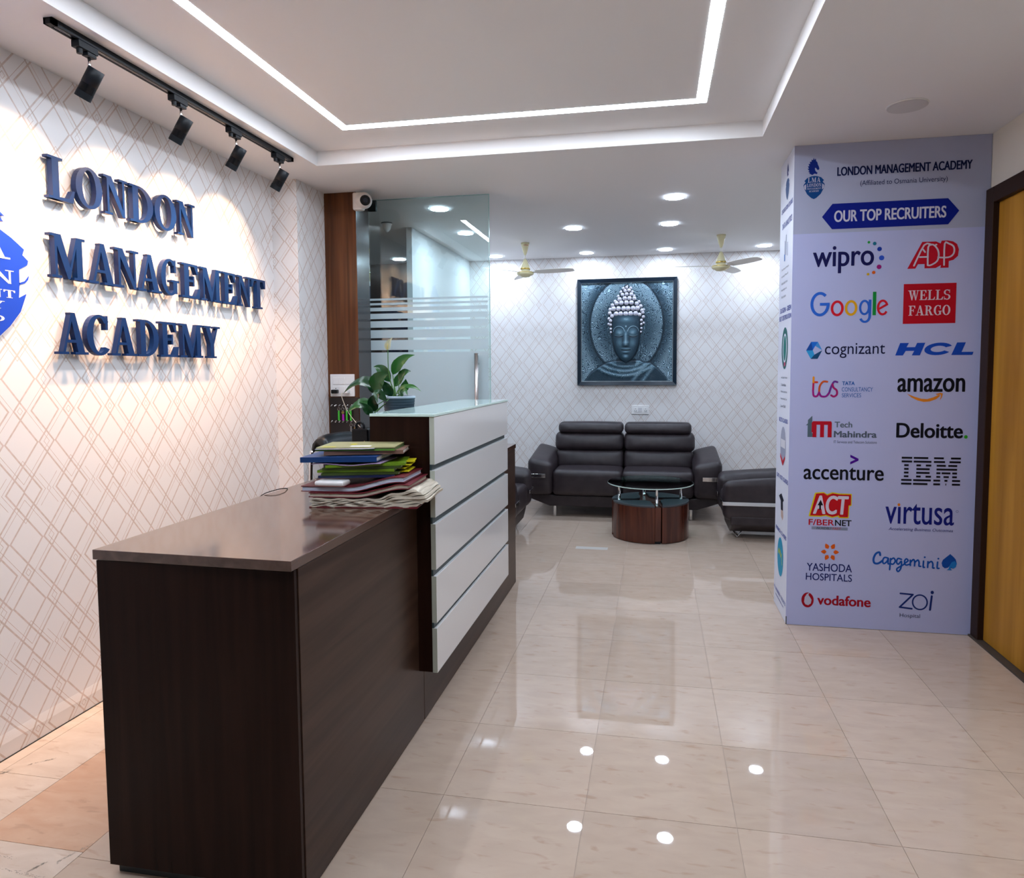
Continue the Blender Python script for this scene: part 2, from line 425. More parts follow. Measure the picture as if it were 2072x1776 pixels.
# downlights
def downlight(x, y, label, lit=True, r=.062):
    t = thing('ceiling_downlight', label, 'light', (x, y, H), 'round ceiling downlights' if lit else None)
    MB().lathe([(r + .010, H - .001), (r + .009, H - .005), (r + .001, H - .007), (r, H - .003)], (x, y, 0), 32, cap=False).build('trim_ring', WHITE_PL, t, smooth=True)
    MB().lathe([(r + .006, H - .0072), (.001, H - .0078)], (x, y, 0), 32).build('diffuser', DOWN if lit else DIM_PANEL, t)
    return t
downlight(.129, 5.166, 'lit round downlight nearest the camera, right of the glass door')
downlight(.112, 6.085, 'lit round downlight in the middle row, above the right half of the picture')
downlight(-.715, 6.091, 'lit round downlight in the middle row, right of the left fan')
downlight(-.729, 7.381, 'lit round downlight close to the back wall, above the left edge of the picture')
downlight(.097, 7.352, 'lit round downlight close to the back wall, above the right edge of the picture')
downlight(1.077, 7.339, 'lit round downlight beside the right fan near the pillar')
downlight(-1.72, 7.384, 'lit round downlight just right of the glass door edge, left of the left fan')
downlight(-1.649, 5.157, 'lit round downlight seen large through the top of the glass door')
downlight(-1.704, 6.096, 'lit round downlight seen through the glass door beside the strip reflection')
downlight(-2.821, 7.34, 'lit round downlight in the room behind the glass, left of the partition')
downlight(1.62, 6.085, 'round downlight hidden behind the printed pillar')
downlight(1.174, 3.632, 'unlit round ceiling lamp above the printed pillar', False, .082)

# smoke detector behind the glass
sd = thing('smoke_detector', 'small white cone-shaped detector on the ceiling behind the glass', 'detector', (-2.24, 5.55, H))
MB().lathe([(.045, H), (.045, H - .012), (.038, H - .02), (.030, H - .055), (.012, H - .075), (.001, H - .078)], (-2.24, 5.55, 0), 24).build('cone', WHITE_PL, sd, smooth=True)
MB().lathe([(.047, H - .001), (.047, H - .008)], (-2.24, 5.55, 0), 24).build('mounting_ring', BLACK, sd)

# ------------------------------------------------------------------ floor
fl = struct(B(-4.6, 2.75, -2.7, YB + .1, -.12, -.003).build('floor', GROUT))
G = .0009
def tile(x0, x1, y0, y1, mat):
    m_ = MB().box(x0 + G, x1 - G, y0 + G, y1 - G, -.02, 0)
    cx, cy = (x0 + x1) / 2, (y0 + y1) / 2
    m_.v = [(a - cx, b_ - cy, c) for a, b_, c in m_.v]
    return m_, cx, cy
_tm = {}
def put_tile(x0, x1, y0, y1, mat):
    key = (round(x1 - x0, 4), round(y1 - y0, 4), mat.name)
    cx, cy = (x0 + x1) / 2, (y0 + y1) / 2
    if key not in _tm:
        m_ = MB().box(-(x1 - x0) / 2 + G, (x1 - x0) / 2 - G, -(y1 - y0) / 2 + G, (y1 - y0) / 2 - G, -.02, 0)
        o = m_.build('tile', mat, fl, local=True); _tm[key] = o.data
    else:
        o = bpy.data.objects.new('tile', _tm[key]); COL.objects.link(o); o.parent = fl
    o.location = (cx, cy, 0)
xs = [-1.754] + [-1.728 + .5 * k + 0 for k in range(1, 9)] + [2.65]
ys = [-2.6] + [-2.263 + .5 * k for k in range(0, 20)] + [YB]
for i in range(len(xs) - 1):
    for j in range(len(ys) - 1):
        if xs[i] > 1.75 and ys[j + 1] < 4.3: continue
        put_tile(xs[i], xs[i + 1], ys[j], ys[j + 1], TILE)
def col_tiles(x0, x1, y_first, mat, mat2=None, ylim=YB):
    y = y_first; yl = [-2.6]
    while y < ylim: 
        if y > -2.6: yl.append(y)
        y += .5
    yl.append(ylim)
    for j in range(len(yl) - 1):
        put_tile(x0, x1, yl[j], yl[j + 1], mat2 if (mat2 and yl[j + 1] <= 1.76) else mat)
col_tiles(XW, -2.419, 2.076 - 4.5, TILE_L, ylim=4.18)
col_tiles(-2.419, -2.155, 2.076 - 4.5, TILE_L, ylim=4.18)
col_tiles(-2.155, -1.754, 1.757 - 4.0, TILE_O, TILE_L)

# scuffs of old cement on the tiles left of the desk, faded sticker on the lounge floor
tag(B(-.655, -.385, 5.655, 5.735, 0.0002, .0012).build('floor_sticker', pbr('clear_plastic_patch', (.60, .56, .53), .12)), 'pale rectangular plastic patch stuck on the floor before the table', 'sticker')
sc_m = pbr('cement_scuff', (.22, .20, .17), .8)
sc_ = MB()
for (x0, y0, x1, y1, wd) in ((-2.07, 1.70, -1.94, 1.695, .004), (-1.95, 1.655, -1.78, 1.64, .004), (-1.80, 1.70, -1.755, 1.80, .005), (-1.85, 1.655, -1.83, 1.70, .003), (-2.36, 2.13, -2.29, 2.19, .003), (-2.41, 2.06, -2.39, 2.09, .005)):
    for q in range(46):
        t0 = random.random(); jx, jy = random.gauss(0, wd * .8), random.gauss(0, wd * .8)
        cx_, cy_ = x0 + (x1 - x0) * t0 + jx, y0 + (y1 - y0) * t0 + jy; an = math.atan2(y1 - y0, x1 - x0) + random.uniform(-.5, .5)
        la, lb = random.uniform(.001, .007), random.uniform(.0004, .0013)
        pts_ = [(la * math.cos(a) * random.uniform(.6, 1), lb * math.sin(a) * random.uniform(.6, 1)) for a in [k * math.pi / 3.5 for k in range(7)]]
        sc_.poly([(cx_ + px * math.cos(an) - py * math.sin(an), cy_ + px * math.sin(an) + py * math.cos(an), .0003 + .000005 * (q % 40)) for px, py in pts_])
so = sc_.build('cement_smears', sc_m); tag(so, 'dry grey cement smears on the tiles left of the desk', 'smear'); so['kind'] = 'stuff'

# ------------------------------------------------------------------ wooden pier beside the glass door
pier = MB().box(-2.306, -2.068, 4.56, 4.775, 0, H)
W_PIER_SHEEN = wood('pier_laminate_sheen', (0.045, 0.035, 0.035), (0.075, 0.055, 0.052), (24, 24, .9), .18, spec=1.0)  # same laminate, greyed to paint in the grazing reflection of the lounge
po = struct(pier.build('trim_3', [W_PIER, W_PIER_SHEEN], bevel=.0015))
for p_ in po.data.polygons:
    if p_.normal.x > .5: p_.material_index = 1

# key board
kb = thing('key_board', 'dark brown board with rows of small hooks below the switches', 'board', (-2.18, 4.555, 1.15))
B(-2.294, -2.072, 4.552, 4.5595, .86, 1.316).build('panel', pbr('dark_board', (.016, .009, .007), .35), kb)
hook = MB(); hook.tube([(0, 0, 0), (0, -.008, 0), (0, -.012, -.004), (0, -.012, -.009), (0, -.017, -.010), (0, -.019, -.004)], .0015, 6); hook.lathe([(.004, -.0005), (.004, .001)], (0, 0, 0), 10, ax='y')
hme = None
HOOKX = [-2.278, -2.248, -2.218, -2.188, -2.158, -2.127, -2.095]
for zz_ in (1.262, 1.148, 1.034):
    for xx_ in HOOKX:
        if hme is None:
            ho = hook.build('hook', STEEL, kb, smooth=True, local=True); hme = ho.data
        else:
            ho = bpy.data.objects.new('hook', hme); COL.objects.link(ho); ho.parent = kb
        ho.location = (xx_ + 2.18, 4.551 - 4.555, zz_ - 1.15)
def keyring(x, z, kind, colr, label):
    t = thing('key_ring', label, 'keys', (x, 4.536, z), 'keys hanging on the key board')
    ring = []
    for k in range(17):
        a = 2 * math.pi * k / 16; ring.append((x + .010 * math.cos(a), 4.536, z - .018 + .010 * math.sin(a)))
    MB().tube(ring, .0011, 5, cap=False).build('ring', STEEL, t, smooth=True)
    if kind == 'tag':
        B(x - .0055, x + .0055, 4.531, 4.539, z - .100, z - .030).build('tag', colr, t, bevel=.002)
    elif kind == 'key':
        m_ = MB(); m_.lathe([(.010, -.0015), (.010, .0015)], (x, 4.536, z - .042), 16, ax='y'); m_.box(x - .003, x + .003, 4.5345, 4.5375, z - .085, z - .045)
        m_.build('key', pbr('brass_key', (.35, .26, .08), .3, .8), t)
        if colr: B(x - .003, x + .011, 4.530, 4.5335, z - .100, z - .055).build('tag', colr, t, bevel=.002)
GREEN_T = pbr('green_tag', (.06, .55, .04), .4); MAG = pbr('magenta_tag', (.45, .0, .45), .4)
keyring(-2.218, 1.252, 'tag', GREEN_T, 'green tag on a ring, leftmost of the three green tags on the key board')
keyring(-2.188, 1.252, 'key', MAG, 'brass key with a magenta tag hanging on the key board')
keyring(-2.158, 1.252, 'tag', GREEN_T, 'slim green tag just right of the magenta tag on the key board')
keyring(-2.127, 1.252, 'tag', GREEN_T, 'green tag crossed by the charger cable on the key board')
keyring(-2.127, 1.138, 'tag', pbr('grey_tag', (.20, .19, .19), .4), 'grey tag on a ring hanging from the second row of hooks')
keyring(-2.095, 1.138, 'key', None, 'single bare key at the right end of the second row of hooks')

# switchboard
sb = thing('switch_board', 'white modular switch plate with sockets on the wooden pier', 'switches', (-2.19, 4.55, 1.40))
B(-2.286, -2.101, 4.548, 4.5595, 1.323, 1.482).build('plate', WHITE_PL, sb, bevel=.004)
for k in range(3):
    x0 = -2.263 + k * .0465
    o = B(x0, x0 + .043, 4.5445, 4.550, 1.410, 1.460).build('switch', WHITE_PL, sb, bevel=.0015)
for k in range(3):
    x0 = -2.263 + k * .0465
    if k == 1: B(x0, x0 + .043, 4.5445, 4.550, 1.343, 1.394).build('switch', WHITE_PL, sb, bevel=.0015)
    else:
        so_ = B(x0, x0 + .043, 4.5445, 4.550, 1.343, 1.394).build('socket', WHITE_PL, sb, bevel=.0015)
        MB().lathe([(.0035, 4.5438), (.0035, 4.5448)], (x0 + .0215, 0, 1.381), 10, ax='y').build('pin_hole', BLACK, so_)
bp_ = thing('black_adapter', 'black plug-in adapter in the left socket of the switch plate', 'charger', (-2.25, 4.53, 1.35))
B(-2.262, -2.217, 4.505, 4.5435, 1.345, 1.373).build('body', BLACK_GL, bp_, bevel=.006)
wp_ = thing('white_charger', 'white phone charger with trailing cable in the right socket', 'charger', (-2.155, 4.53, 1.35))
B(-2.168, -2.132, 4.502, 4.5435, 1.346, 1.370).build('body', WHITE_PL, wp_, bevel=.005)
cp = [(-2.165, 4.52, 1.357), (-2.178, 4.50, 1.340), (-2.150, 4.47, 1.290), (-2.100, 4.43, 1.224), (-2.023, 4.36, 1.170), (-1.917, 4.25, 1.120), (-1.795, 4.10, 1.093), (-1.640, 3.92, 1.062), (-1.50, 3.78, 1.01), (-1.42, 3.70, .9912)]
def smooth_path(p, k=5):
    out = []; P = [Vector(q) for q in p]
    for i in range(len(P) - 1):
        a, b_, c, d = P[max(i - 1, 0)], P[i], P[i + 1], P[min(i + 2, len(P) - 1)]
        for j in range(k):
            t = j / k; out.append(.5 * ((2 * b_) + (c - a) * t + (2 * a - 5 * b_ + 4 * c - d) * t * t + (3 * b_ - a - 3 * c + d) * t ** 3))
    out.append(P[-1]); return out
MB().tube(smooth_path(cp), .0022, 6).build('cable', pbr('cream_cable', (.62, .55, .45), .5), wp_, smooth=True)

# CCTV camera on the pier
cc = thing('security_camera', 'white turret security camera at the top of the wooden pier', 'camera', (-2.0, 4.54, 2.68))
B(-2.066, -1.995, 4.50, 4.558, 2.615, 2.735).build('bracket', WARM_PL, cc, bevel=.012, seg=3)
m_ = MB(); dv = Vector((.55, -.80, -.18)).normalized()
c0 = Vector((-1.985, 4.515, 2.678))
m_.tube([c0 + dv * t for t in (-.055, -.045, -.02, 0.0, .02, .035, .042)], [.030, .046, .056, .056, .050, .043, .040], 24)
m_.build('housing', WARM_PL, cc, smooth=True)
MB().tube([c0 + dv * .040, c0 + dv * .048], [.036, .034], 24).build('lens', BLACK_GL, cc)
MB().tube([c0 + dv * .0475, c0 + dv * .050], [.018, .014], 16).build('lens_core', pbr('lens_blue', (.01, .012, .03), .05), cc)

# ------------------------------------------------------------------ glass door
GY = 4.77
gd = thing('glass_door', 'frameless glass door leaf with frosted stripes and a steel pull bar', 'door', (-1.6, GY, 0))
B(-2.066, -1.163, GY, GY + .010, .012, H - .012).build('glass_pane', GLASS, gd)
e_ = MB(); e_.box(-1.1635, -1.1605, GY - .0002, GY + .0102, .012, H - .012); e_.box(-2.066, -1.1605, GY - .0002, GY + .0102, H - .012, H - .009)
e_.build('glass_edge', pbr('green_glass_edge', (.30, .52, .50), .15), gd)
bands = [(2.034, 2.017), (1.995, 1.968), (1.944, 1.886), (1.868, 1.799), (1.782, 1.703), (1.684, 1.594)]
# measured gaps between frosted bands
fz = [(2.034, 2.010), (1.990, 1.962), (1.937, 1.889), (1.862, 1.809), (1.788, 1.706), (1.677, 1.594), (1.560, 1.46)]
def zpx(v): return 1.4985 + (604 - v) * 0.003636 + .5355
rows = [(604.2, 608.2), (613.2, 617.5), (622.5, 629.5), (634.5, 645.2), (649.5, 662.5), (667.5, 683.5), (688, 707.8), (712.5, None)]
ff = MB()
for a, b_ in rows:
    z1 = zpx(a); z0 = zpx(b_) if b_ else .02
    ff.box(-2.066, -1.175, GY - .0012, GY - .0004, z0, z1)
fo = ff.build('frosted_film', FROST, gd)
B(-2.066, -2.005, GY - .008, GY + .018, 2.665, H - .012).build('patch_fitting', pbr('dark_steel', (.10, .13, .13), .25, .9), gd, bevel=.002)
ph = MB().tube([(-1.25, GY - .055, .95), (-1.25, GY - .055, 1.625)], .0155, 20)
ph.build('pull_bar', STEEL, gd, smooth=True)
pm = MB(); pm.tube([(-1.25, GY - .05, 1.55), (-1.25, GY - .001, 1.55)], .008, 12); pm.tube([(-1.25, GY - .05, 1.02), (-1.25, GY - .001, 1.02)], .008, 12)
pm.build('standoff', STEEL, gd, smooth=True)

# ------------------------------------------------------------------ slab serif letters
def R_(x0, y0, x1, y1): return [(x0, y0), (x1, y0), (x1, y1), (x0, y1)]
def arcband(cx, cy, ro, so_, ri, si, a0, a1, n=20):
    out = []
    for k in range(n):
        t0 = math.radians(a0 + (a1 - a0) * k / n); t1 = math.radians(a0 + (a1 - a0) * (k + 1) / n)
        out.append([(cx + ro * math.cos(t0), cy + so_ * math.sin(t0)), (cx + ro * math.cos(t1), cy + so_ * math.sin(t1)),
                    (cx + ri * math.cos(t1), cy + si * math.sin(t1)), (cx + ri * math.cos(t0), cy + si * math.sin(t0))])
    return out
GL = {
 'L': ([R_(.12, 0, .31, 1), R_(0, .94, .43, 1), R_(0, 0, .31, .06), [(.31, 0), (.70, 0), (.76, .30), (.70, .30), (.58, .09), (.31, .07)]], .76),
 'O': (arcband(.40, .5, .40, .515, .205, .445, 0, 360, 32), .80),
 'N': ([R_(.13, 0, .205, 1), R_(.02, 0, .32, .06), [(.07, 1), (.31, 1), (.82, 0), (.70, 0)], R_(0, .94, .30, 1), R_(.725, 0, .80, 1), R_(.60, .94, .93, 1)], .93),
 'D': ([R_(.10, 0, .29, 1), R_(0, .94, .34, 1), R_(0, 0, .34, .06)] + arcband(.30, .5, .50, .5, .30, .43, -90, 90, 20), .80),
 'M': ([R_(.13, 0, .20, 1), R_(.02, 0, .32, .06), R_(0, .94, .30, 1), [(.09, 1), (.33, 1), (.62, .16), (.54, 0), (.50, 0)], [(.50, 0), (.57, 0), (.86, 1), (.80, 1)], R_(.79, 0, .98, 1), R_(.80, .94, 1.08, 1), R_(.69, 0, 1.08, .06)], 1.08),
 'A': ([[(.11, 0), (.18, 0), (.47, 1), (.40, 1)], [(.37, 1), (.52, 1), (.80, 0), (.59, 0)], R_(.22, .28, .66, .35), R_(0, 0, .30, .06), R_(.49, 0, .90, .06)], .90),
 'G': (arcband(.42, .5, .42, .515, .215, .445, 48, 318, 24) + [[(.62, .64), (.70, .64), (.70, 1), (.65, 1), (.60, .90), (.62, .80)], R_(.55, .05, .74, .42), R_(.46, .37, .84, .43)], .84),
 'E': ([R_(.10, 0, .29, 1), R_(0, .94, .29, 1), R_(0, 0, .29, .06), [(.29, 1), (.67, 1), (.67, .72), (.62, .72), (.52, .93), (.29, .93)], R_(.29, .47, .50, .54), R_(.46, .36, .52, .65), [(.29, 0), (.71, 0), (.76, .30), (.70, .30), (.56, .07), (.29, .07)]], .76),
 'F': ([R_(.10, 0, .29, 1), R_(0, .94, .29, 1), R_(0, 0, .40, .06), [(.29, 1), (.67, 1), (.67, .72), (.62, .72), (.52, .93), (.29, .93)], R_(.29, .47, .50, .54), R_(.46, .36, .52, .65)], .68),
 'T': ([R_(.305, 0, .495, 1), [(0, 1), (.80, 1), (.80, .71), (.745, .71), (.65, .93), (.15, .93), (.055, .71), (0, .71)], R_(.19, 0, .61, .06)], .80),
 'C': (arcband(.42, .5, .42, .515, .215, .445, 42, 318, 24) + [[(.62, .64), (.70, .64), (.70, 1), (.65, 1), (.60, .90), (.62, .80)]], .76),
 'Y': ([[(.08, 1), (.30, 1), (.53, .44), (.335, .44)], [(.44, .44), (.53, .44), (.77, 1), (.70, 1)], R_(.335, 0, .525, .48), R_(0, .94, .38, 1), R_(.58, .94, .87, 1), R_(.21, 0, .65, .06)], .87),
 'R': ([R_(.10, 0, .29, 1), R_(0, .94, .30, 1), R_(0, 0, .38, .06), [(.38, .50), (.56, .50), (.80, 0), (.60, 0)], R_(.62, 0, .88, .06)] + arcband(.30, .735, .38, .265, .19, .20, -90, 90, 16), .88),
 'H': ([R_(.10, 0, .29, 1), R_(.60, 0, .79, 1), R_(.29, .46, .6, .53), R_(0, .94, .39, 1), R_(0, 0, .39, .06), R_(.5, .94, .89, 1), R_(.5, 0, .89, .06)], .89),
 'B': ([R_(.10, 0, .29, 1), R_(0, .94, .30, 1), R_(0, 0, .30, .06)] + arcband(.30, .75, .36, .25, .18, .185, -90, 90, 14) + arcband(.30, .265, .42, .265, .22, .20, -90, 90, 14), .74),
 'S': (arcband(.34, .74, .32, .275, .155, .20, 35, 270, 16) + arcband(.34, .265, .34, .28, .165, .20, -145, 90, 16) + [R_(.56, .68, .62, 1), R_(.04, 0, .10, .32)], .70),
 'W': ([[(.09, 1), (.29, 1), (.46, 0), (.36, 0)], [(.36, 0), (.44, 0), (.62, 1), (.56, 1)], [(.48, 1), (.68, 1), (.84, 0), (.74, 0)], [(.74, 0), (.82, 0), (1.02, 1), (.96, 1)], R_(0, .94, .38, 1), R_(.42, .94, .76, 1), R_(.86, .94, 1.12, 1)], 1.12),
}
def slab_word(word, a0, a1, z0, z1, gap=.05):
    """polygons of a word fitted to a rectangle"""
    tot = sum(GL[c][1] for c in word) + gap * (len(word) - 1); s_ = (a1 - a0) / tot; x = a0; out = []
    for c in word:
        for p_ in GL[c][0]: out.append([(x + q[0] * s_, z0 + q[1] * (z1 - z0)) for q in p_])
        x += (GL[c][1] + gap) * s_
    return out

LET = {
 'LONDON': ((2.440, 2.570), (2.576, 2.720), (2.728, 2.872), (2.884, 3.037), (3.046, 3.203), (3.209, 3.353), 2.2205, 2.394),
 'MANAGEMENT': ((2.434, 2.610), (2.626, 2.782), (2.776, 2.925), (2.915, 3.078), (3.075, 3.206), (3.228, 3.375), (3.380, 3.560), (3.575, 3.712), (3.716, 3.860), (3.862, 4.012), 1.897, 2.078),
 'ACADEMY': ((2.452, 2.604), (2.598, 2.728), (2.735, 2.894), (2.900, 3.040), (3.052, 3.185), (3.196, 3.380), (3.390, 3.534), 1.580, 1.757)}
ordn = {'LONDON': ['the', 'first', 'first', 'the', 'second', 'last'], 'MANAGEMENT': ['first', 'first', 'first', 'second', 'the', 'first', 'second', 'second', 'last', 'the'], 'ACADEMY': ['first', 'the', 'second', 'the', 'the', 'the', 'the']}
rowname = {'LONDON': 'top', 'MANAGEMENT': 'middle', 'ACADEMY': 'bottom'}
for wd, d_ in LET.items():
    z0, z1 = d_[-2], d_[-1]
    for i, ch in enumerate(wd):
        a0, a1 = d_[i]; m_ = MB(); ps, wdt = GL[ch]; s_ = (a1 - a0) / wdt
        for k_, p_ in enumerate(ps):
            m_.prism([(a0 + q[0] * s_, z0 + q[1] * (z1 - z0)) for q in p_], lambda a, b_, t: (t, a, b_), -2.470 + .00002 * k_, -2.445 + .00002 * k_)
        pn = MB()
        for q in (0.25, .75):
            pn.box(XW, -2.469, a0 + (a1 - a0) * q - .004, a0 + (a1 - a0) * q + .004, z0 + .01, z0 + .018)
        o = m_.build('sign_letter', BLUE)
        tag(o, 'raised glossy navy %s letter %s in the %s row of the wall sign, reading %s' % (ordn[wd][i], ch, rowname[wd], wd), 'letter', 'raised letters of the wall sign')

# crest panel at the left edge of the sign wall
sh_r = [(1.99, 2.085), (2.10, 2.080), (2.18, 2.070), (2.239, 2.052), (2.286, 2.027), (2.338, 1.991), (2.330, 1.968), (2.354, 1.948), (2.349, 1.931), (2.312, 1.909), (2.311, 1.852), (2.305, 1.797), (2.339, 1.816), (2.310, 1.744), (2.261, 1.684), (2.215, 1.643), (2.12, 1.575), (1.99, 1.520)]
cr = thing('crest_sign', 'bright blue shield crest panel with white lettering, cut by the left edge', 'sign', (-2.475, 1.99, 1.8))
base = [(1.99, 2.09)] + [(y + .004, z + .003) for y, z in sh_r[1:9]] + [(2.355, 1.89), (2.350, 1.82)] + [(y + .004, z - .003) for y, z in sh_r[13:]]
base = base + [(3.98 - y, z) for y, z in base[::-1]]
MB().prism(base, lambda a, b_, t: (t, a, b_), XW + .001, -2.474).build('backing_board', WHITE_P, cr)
full = sh_r + [(3.98 - y, z) for y, z in sh_r[::-1]]
MB().prism(full, lambda a, b_, t: (t, a, b_), -2.474, -2.471).build('shield', BLUE_PRINT, cr)
m_ = MB()
m_.prism([(2.309, 1.856), (2.335, 1.866), (2.354, 1.889), (2.350, 1.874), (2.335, 1.858), (2.309, 1.849)], lambda a, b_, t: (t, a, b_), -2.474, -2.471)
m_.build('claw_stroke', BLUE_PRINT, cr)
m_ = MB()
for wd, c_, hw, z0, z1 in (('LMA', 1.99, .285, 1.942, 2.045), ('LONDON', 1.99, .297, 1.848, 1.899), ('MANAGEMENT', 1.99, .298, 1.793, 1.823), ('ACADEMY', 1.99, .252, 1.749, 1.778), ('HYDERABAD', 1.99, .248, 1.700, 1.723)):
    for p_ in slab_word(wd, c_ - hw, c_ + hw, z0, z1, .10):
        m_.prism(p_, lambda a, b_, t: (t, a, b_), -2.4708, -2.4702 + .00001 * (len(m_.v) % 37))
m_.build('white_lettering', WHITE_P, cr)
# horse head silhouette above the shield (only a lock of mane reaches the frame)
HORSE = [(.42, 0), (.30, .06), (.16, .10), (.24, .13), (.10, .22), (.20, .24), (.04, .38), (.16, .38), (.06, .52), (.18, .52), (.12, .66), (.24, .64), (.22, .78), (.34, .76), (.36, .90), (.46, .85), (.52, 1.0), (.58, .86), (.68, .95), (.70, .80),
         (.80, .72), (.84, .60), (.94, .44), (.97, .33), (.88, .27), (.80, .30), (.70, .40), (.62, .40), (.64, .28), (.72, .18), (.84, .12), (.78, .04), (.60, .08)]
m_ = MB(); m_.prism([(1.80 + q[0] * .40, 2.10 + q[1] * .38) for q in HORSE], lambda a, b_, t: (t, a, b_), XW + .001, -2.471)
m_.prism([(2.20, 2.125), (2.245, 2.118), (2.262, 2.105), (2.24, 2.108)], lambda a, b_, t: (t, a, b_), XW + .001, -2.471)
m_.prism([(2.19, 2.105), (2.235, 2.105), (2.256, 2.083), (2.22, 2.09)], lambda a, b_, t: (t, a, b_), XW + .001, -2.471)
m_.build('horse_head', BLUE_PRINT, cr)

# frosted initials on the glass door
m_ = MB()
for ch, a0, a1, z0, z1 in (('L', -1.90, -1.775, 1.28, 1.475), ('M', -1.745, -1.549, 1.28, 1.475), ('A', -1.535, -1.377, 1.28, 1.452)):
    ps, wdt = GL[ch]; s_ = (a1 - a0) / wdt
    for p_ in ps: m_.prism([(a0 + q[0] * s_, z0 + q[1] * (z1 - z0)) for q in p_], lambda a, b_, t: (a, t, b_), GY - .0024, GY - .0014)
# the initials are cut out of the frosted film
m_.v = [(x, GY - .0045 if y < GY - .0020 else GY - .0001, z) for x, y, z in m_.v]
cut = m_.build('film_cutter', FROST); bpy.context.view_layer.update()
bo = fo.modifiers.new('cut', 'BOOLEAN'); bo.operation = 'DIFFERENCE'; bo.solver = 'EXACT'; bo.use_self = True; bo.object = cut
bpy.context.view_layer.update()
nm2 = bpy.data.meshes.new_from_object(fo.evaluated_get(bpy.context.evaluated_depsgraph_get()))
fo.modifiers.clear(); fo.data = nm2; bpy.data.objects.remove(cut)

# ------------------------------------------------------------------ track with spots
TRX = -2.115
tk = thing('track_light', 'black ceiling track carrying four warm spot heads beside the sign wall', 'light', (TRX, 2.95, H))
tm_ = MB(); tm_.box(TRX - .018, TRX + .018, 2.14, 3.78, H - .004, H); tm_.box(TRX - .018, TRX - .010, 2.14, 3.78, H - .022, H - .003); tm_.box(TRX + .010, TRX + .018, 2.14, 3.78, H - .022, H - .003)
tm_.box(TRX - .018, TRX + .018, 2.14, 2.165, H - .022, H - .003); tm_.box(TRX - .018, TRX + .018, 3.755, 3.78, H - .022, H - .003)
tm_.build('track', BLACK, tk)
tl_ = MB(); tl_.box(TRX - .0045, TRX - .003, 2.17, 3.75, H - .021, H - .003); tl_.box(TRX + .003, TRX + .0045, 2.17, 3.75, H - .021, H - .003)
tl_.build('conductor_rail', STEEL, tk)
AX = Vector((-.52, -.05, -.85)).normalized()
names = ['nearest spot head on the black ceiling track', 'second spot head from the near end of the ceiling track', 'third spot head from the near end of the ceiling track', 'farthest spot head, at the far end of the ceiling track']
for i, yy in enumerate((2.300, 2.810, 3.225, 3.640)):
    s = thing('spot_lamp', names[i], 'lamp', (TRX, yy, H - .02), 'black spot heads on the ceiling track')
    B(TRX - .0175, TRX + .0175, yy - .045, yy + .045, H - .048, H - .0225).build('adapter', BLACK, s, bevel=.002)
    B(TRX - .014, TRX + .014, yy - .002, yy + .040, H - .062, H - .048).build('adapter_block', BLACK, s, bevel=.002)
    kn = MB().lathe([(.010, H - .066), (.011, H - .048)], (TRX, yy - .026, 0), 14).build('locking_knob', BLACK, s)
    MB().tube([(TRX, yy + .018, H - .060), (TRX - .003, yy + .018, H - .118)], .0055, 12).build('stem', CHROME, s, smooth=True)
    c = Vector((TRX + .000, yy + .020, H - .150))
    a = c - AX * .050
    MB().tube([a - AX * .001, a, a + AX * .062], [.026, .0285, .0285], 28).build('upper_housing', BLACK, s)
    MB().tube([a + AX * .062, a + AX * .094], .0282, 28, cap=False).build('middle_band', BLACK_GL, s)
    m_ = MB().tube([a + AX * .094, a + AX * .120], .0288, 28, cap=False); m_.tube([a + AX * .120, a + AX * .098], .0262, 28, cap=False); m_.build('snoot', BLACK, s)
    MB().tube([a + AX * .0985, a + AX * .100], .0255, 24).build('lens', pbr('warm_lens', (.2, .2, .2), .2, emis=(1, .68, .38), es=6.0), s)
    for ch in s.children:
        if ch.name.startswith(('upper', 'middle', 'snoot', 'lens')):
            ch.data.polygons.foreach_set('use_smooth', [len(p_.vertices) == 4 for p_ in ch.data.polygons])
    ld = bpy.data.lights.new('spot_beam', 'SPOT'); ld.energy = SPOT_W; ld.color = (1.0, .66, .40); ld.spot_size = math.radians(90); ld.spot_blend = .35; ld.shadow_soft_size = .022
    lo = bpy.data.objects.new('spot_beam', ld); COL.objects.link(lo)
    lo.parent = s; lo.location = a + AX * .123 - s.location
    lo.rotation_euler = Vector((-.70, -.03, -.715)).to_track_quat('-Z', 'Y').to_euler()
    ld2 = bpy.data.lights.new('spot_core', 'SPOT'); ld2.energy = CORE_W; ld2.color = (1.0, .60, .34); ld2.spot_size = math.radians(86); ld2.spot_blend = 1.0; ld2.shadow_soft_size = .022
    lo2 = bpy.data.objects.new('spot_core', ld2); COL.objects.link(lo2); lo2.parent = s; lo2.location = lo.location
    lo2.rotation_euler = Vector((-.40, -.03, -.90)).to_track_quat('-Z', 'Y').to_euler()

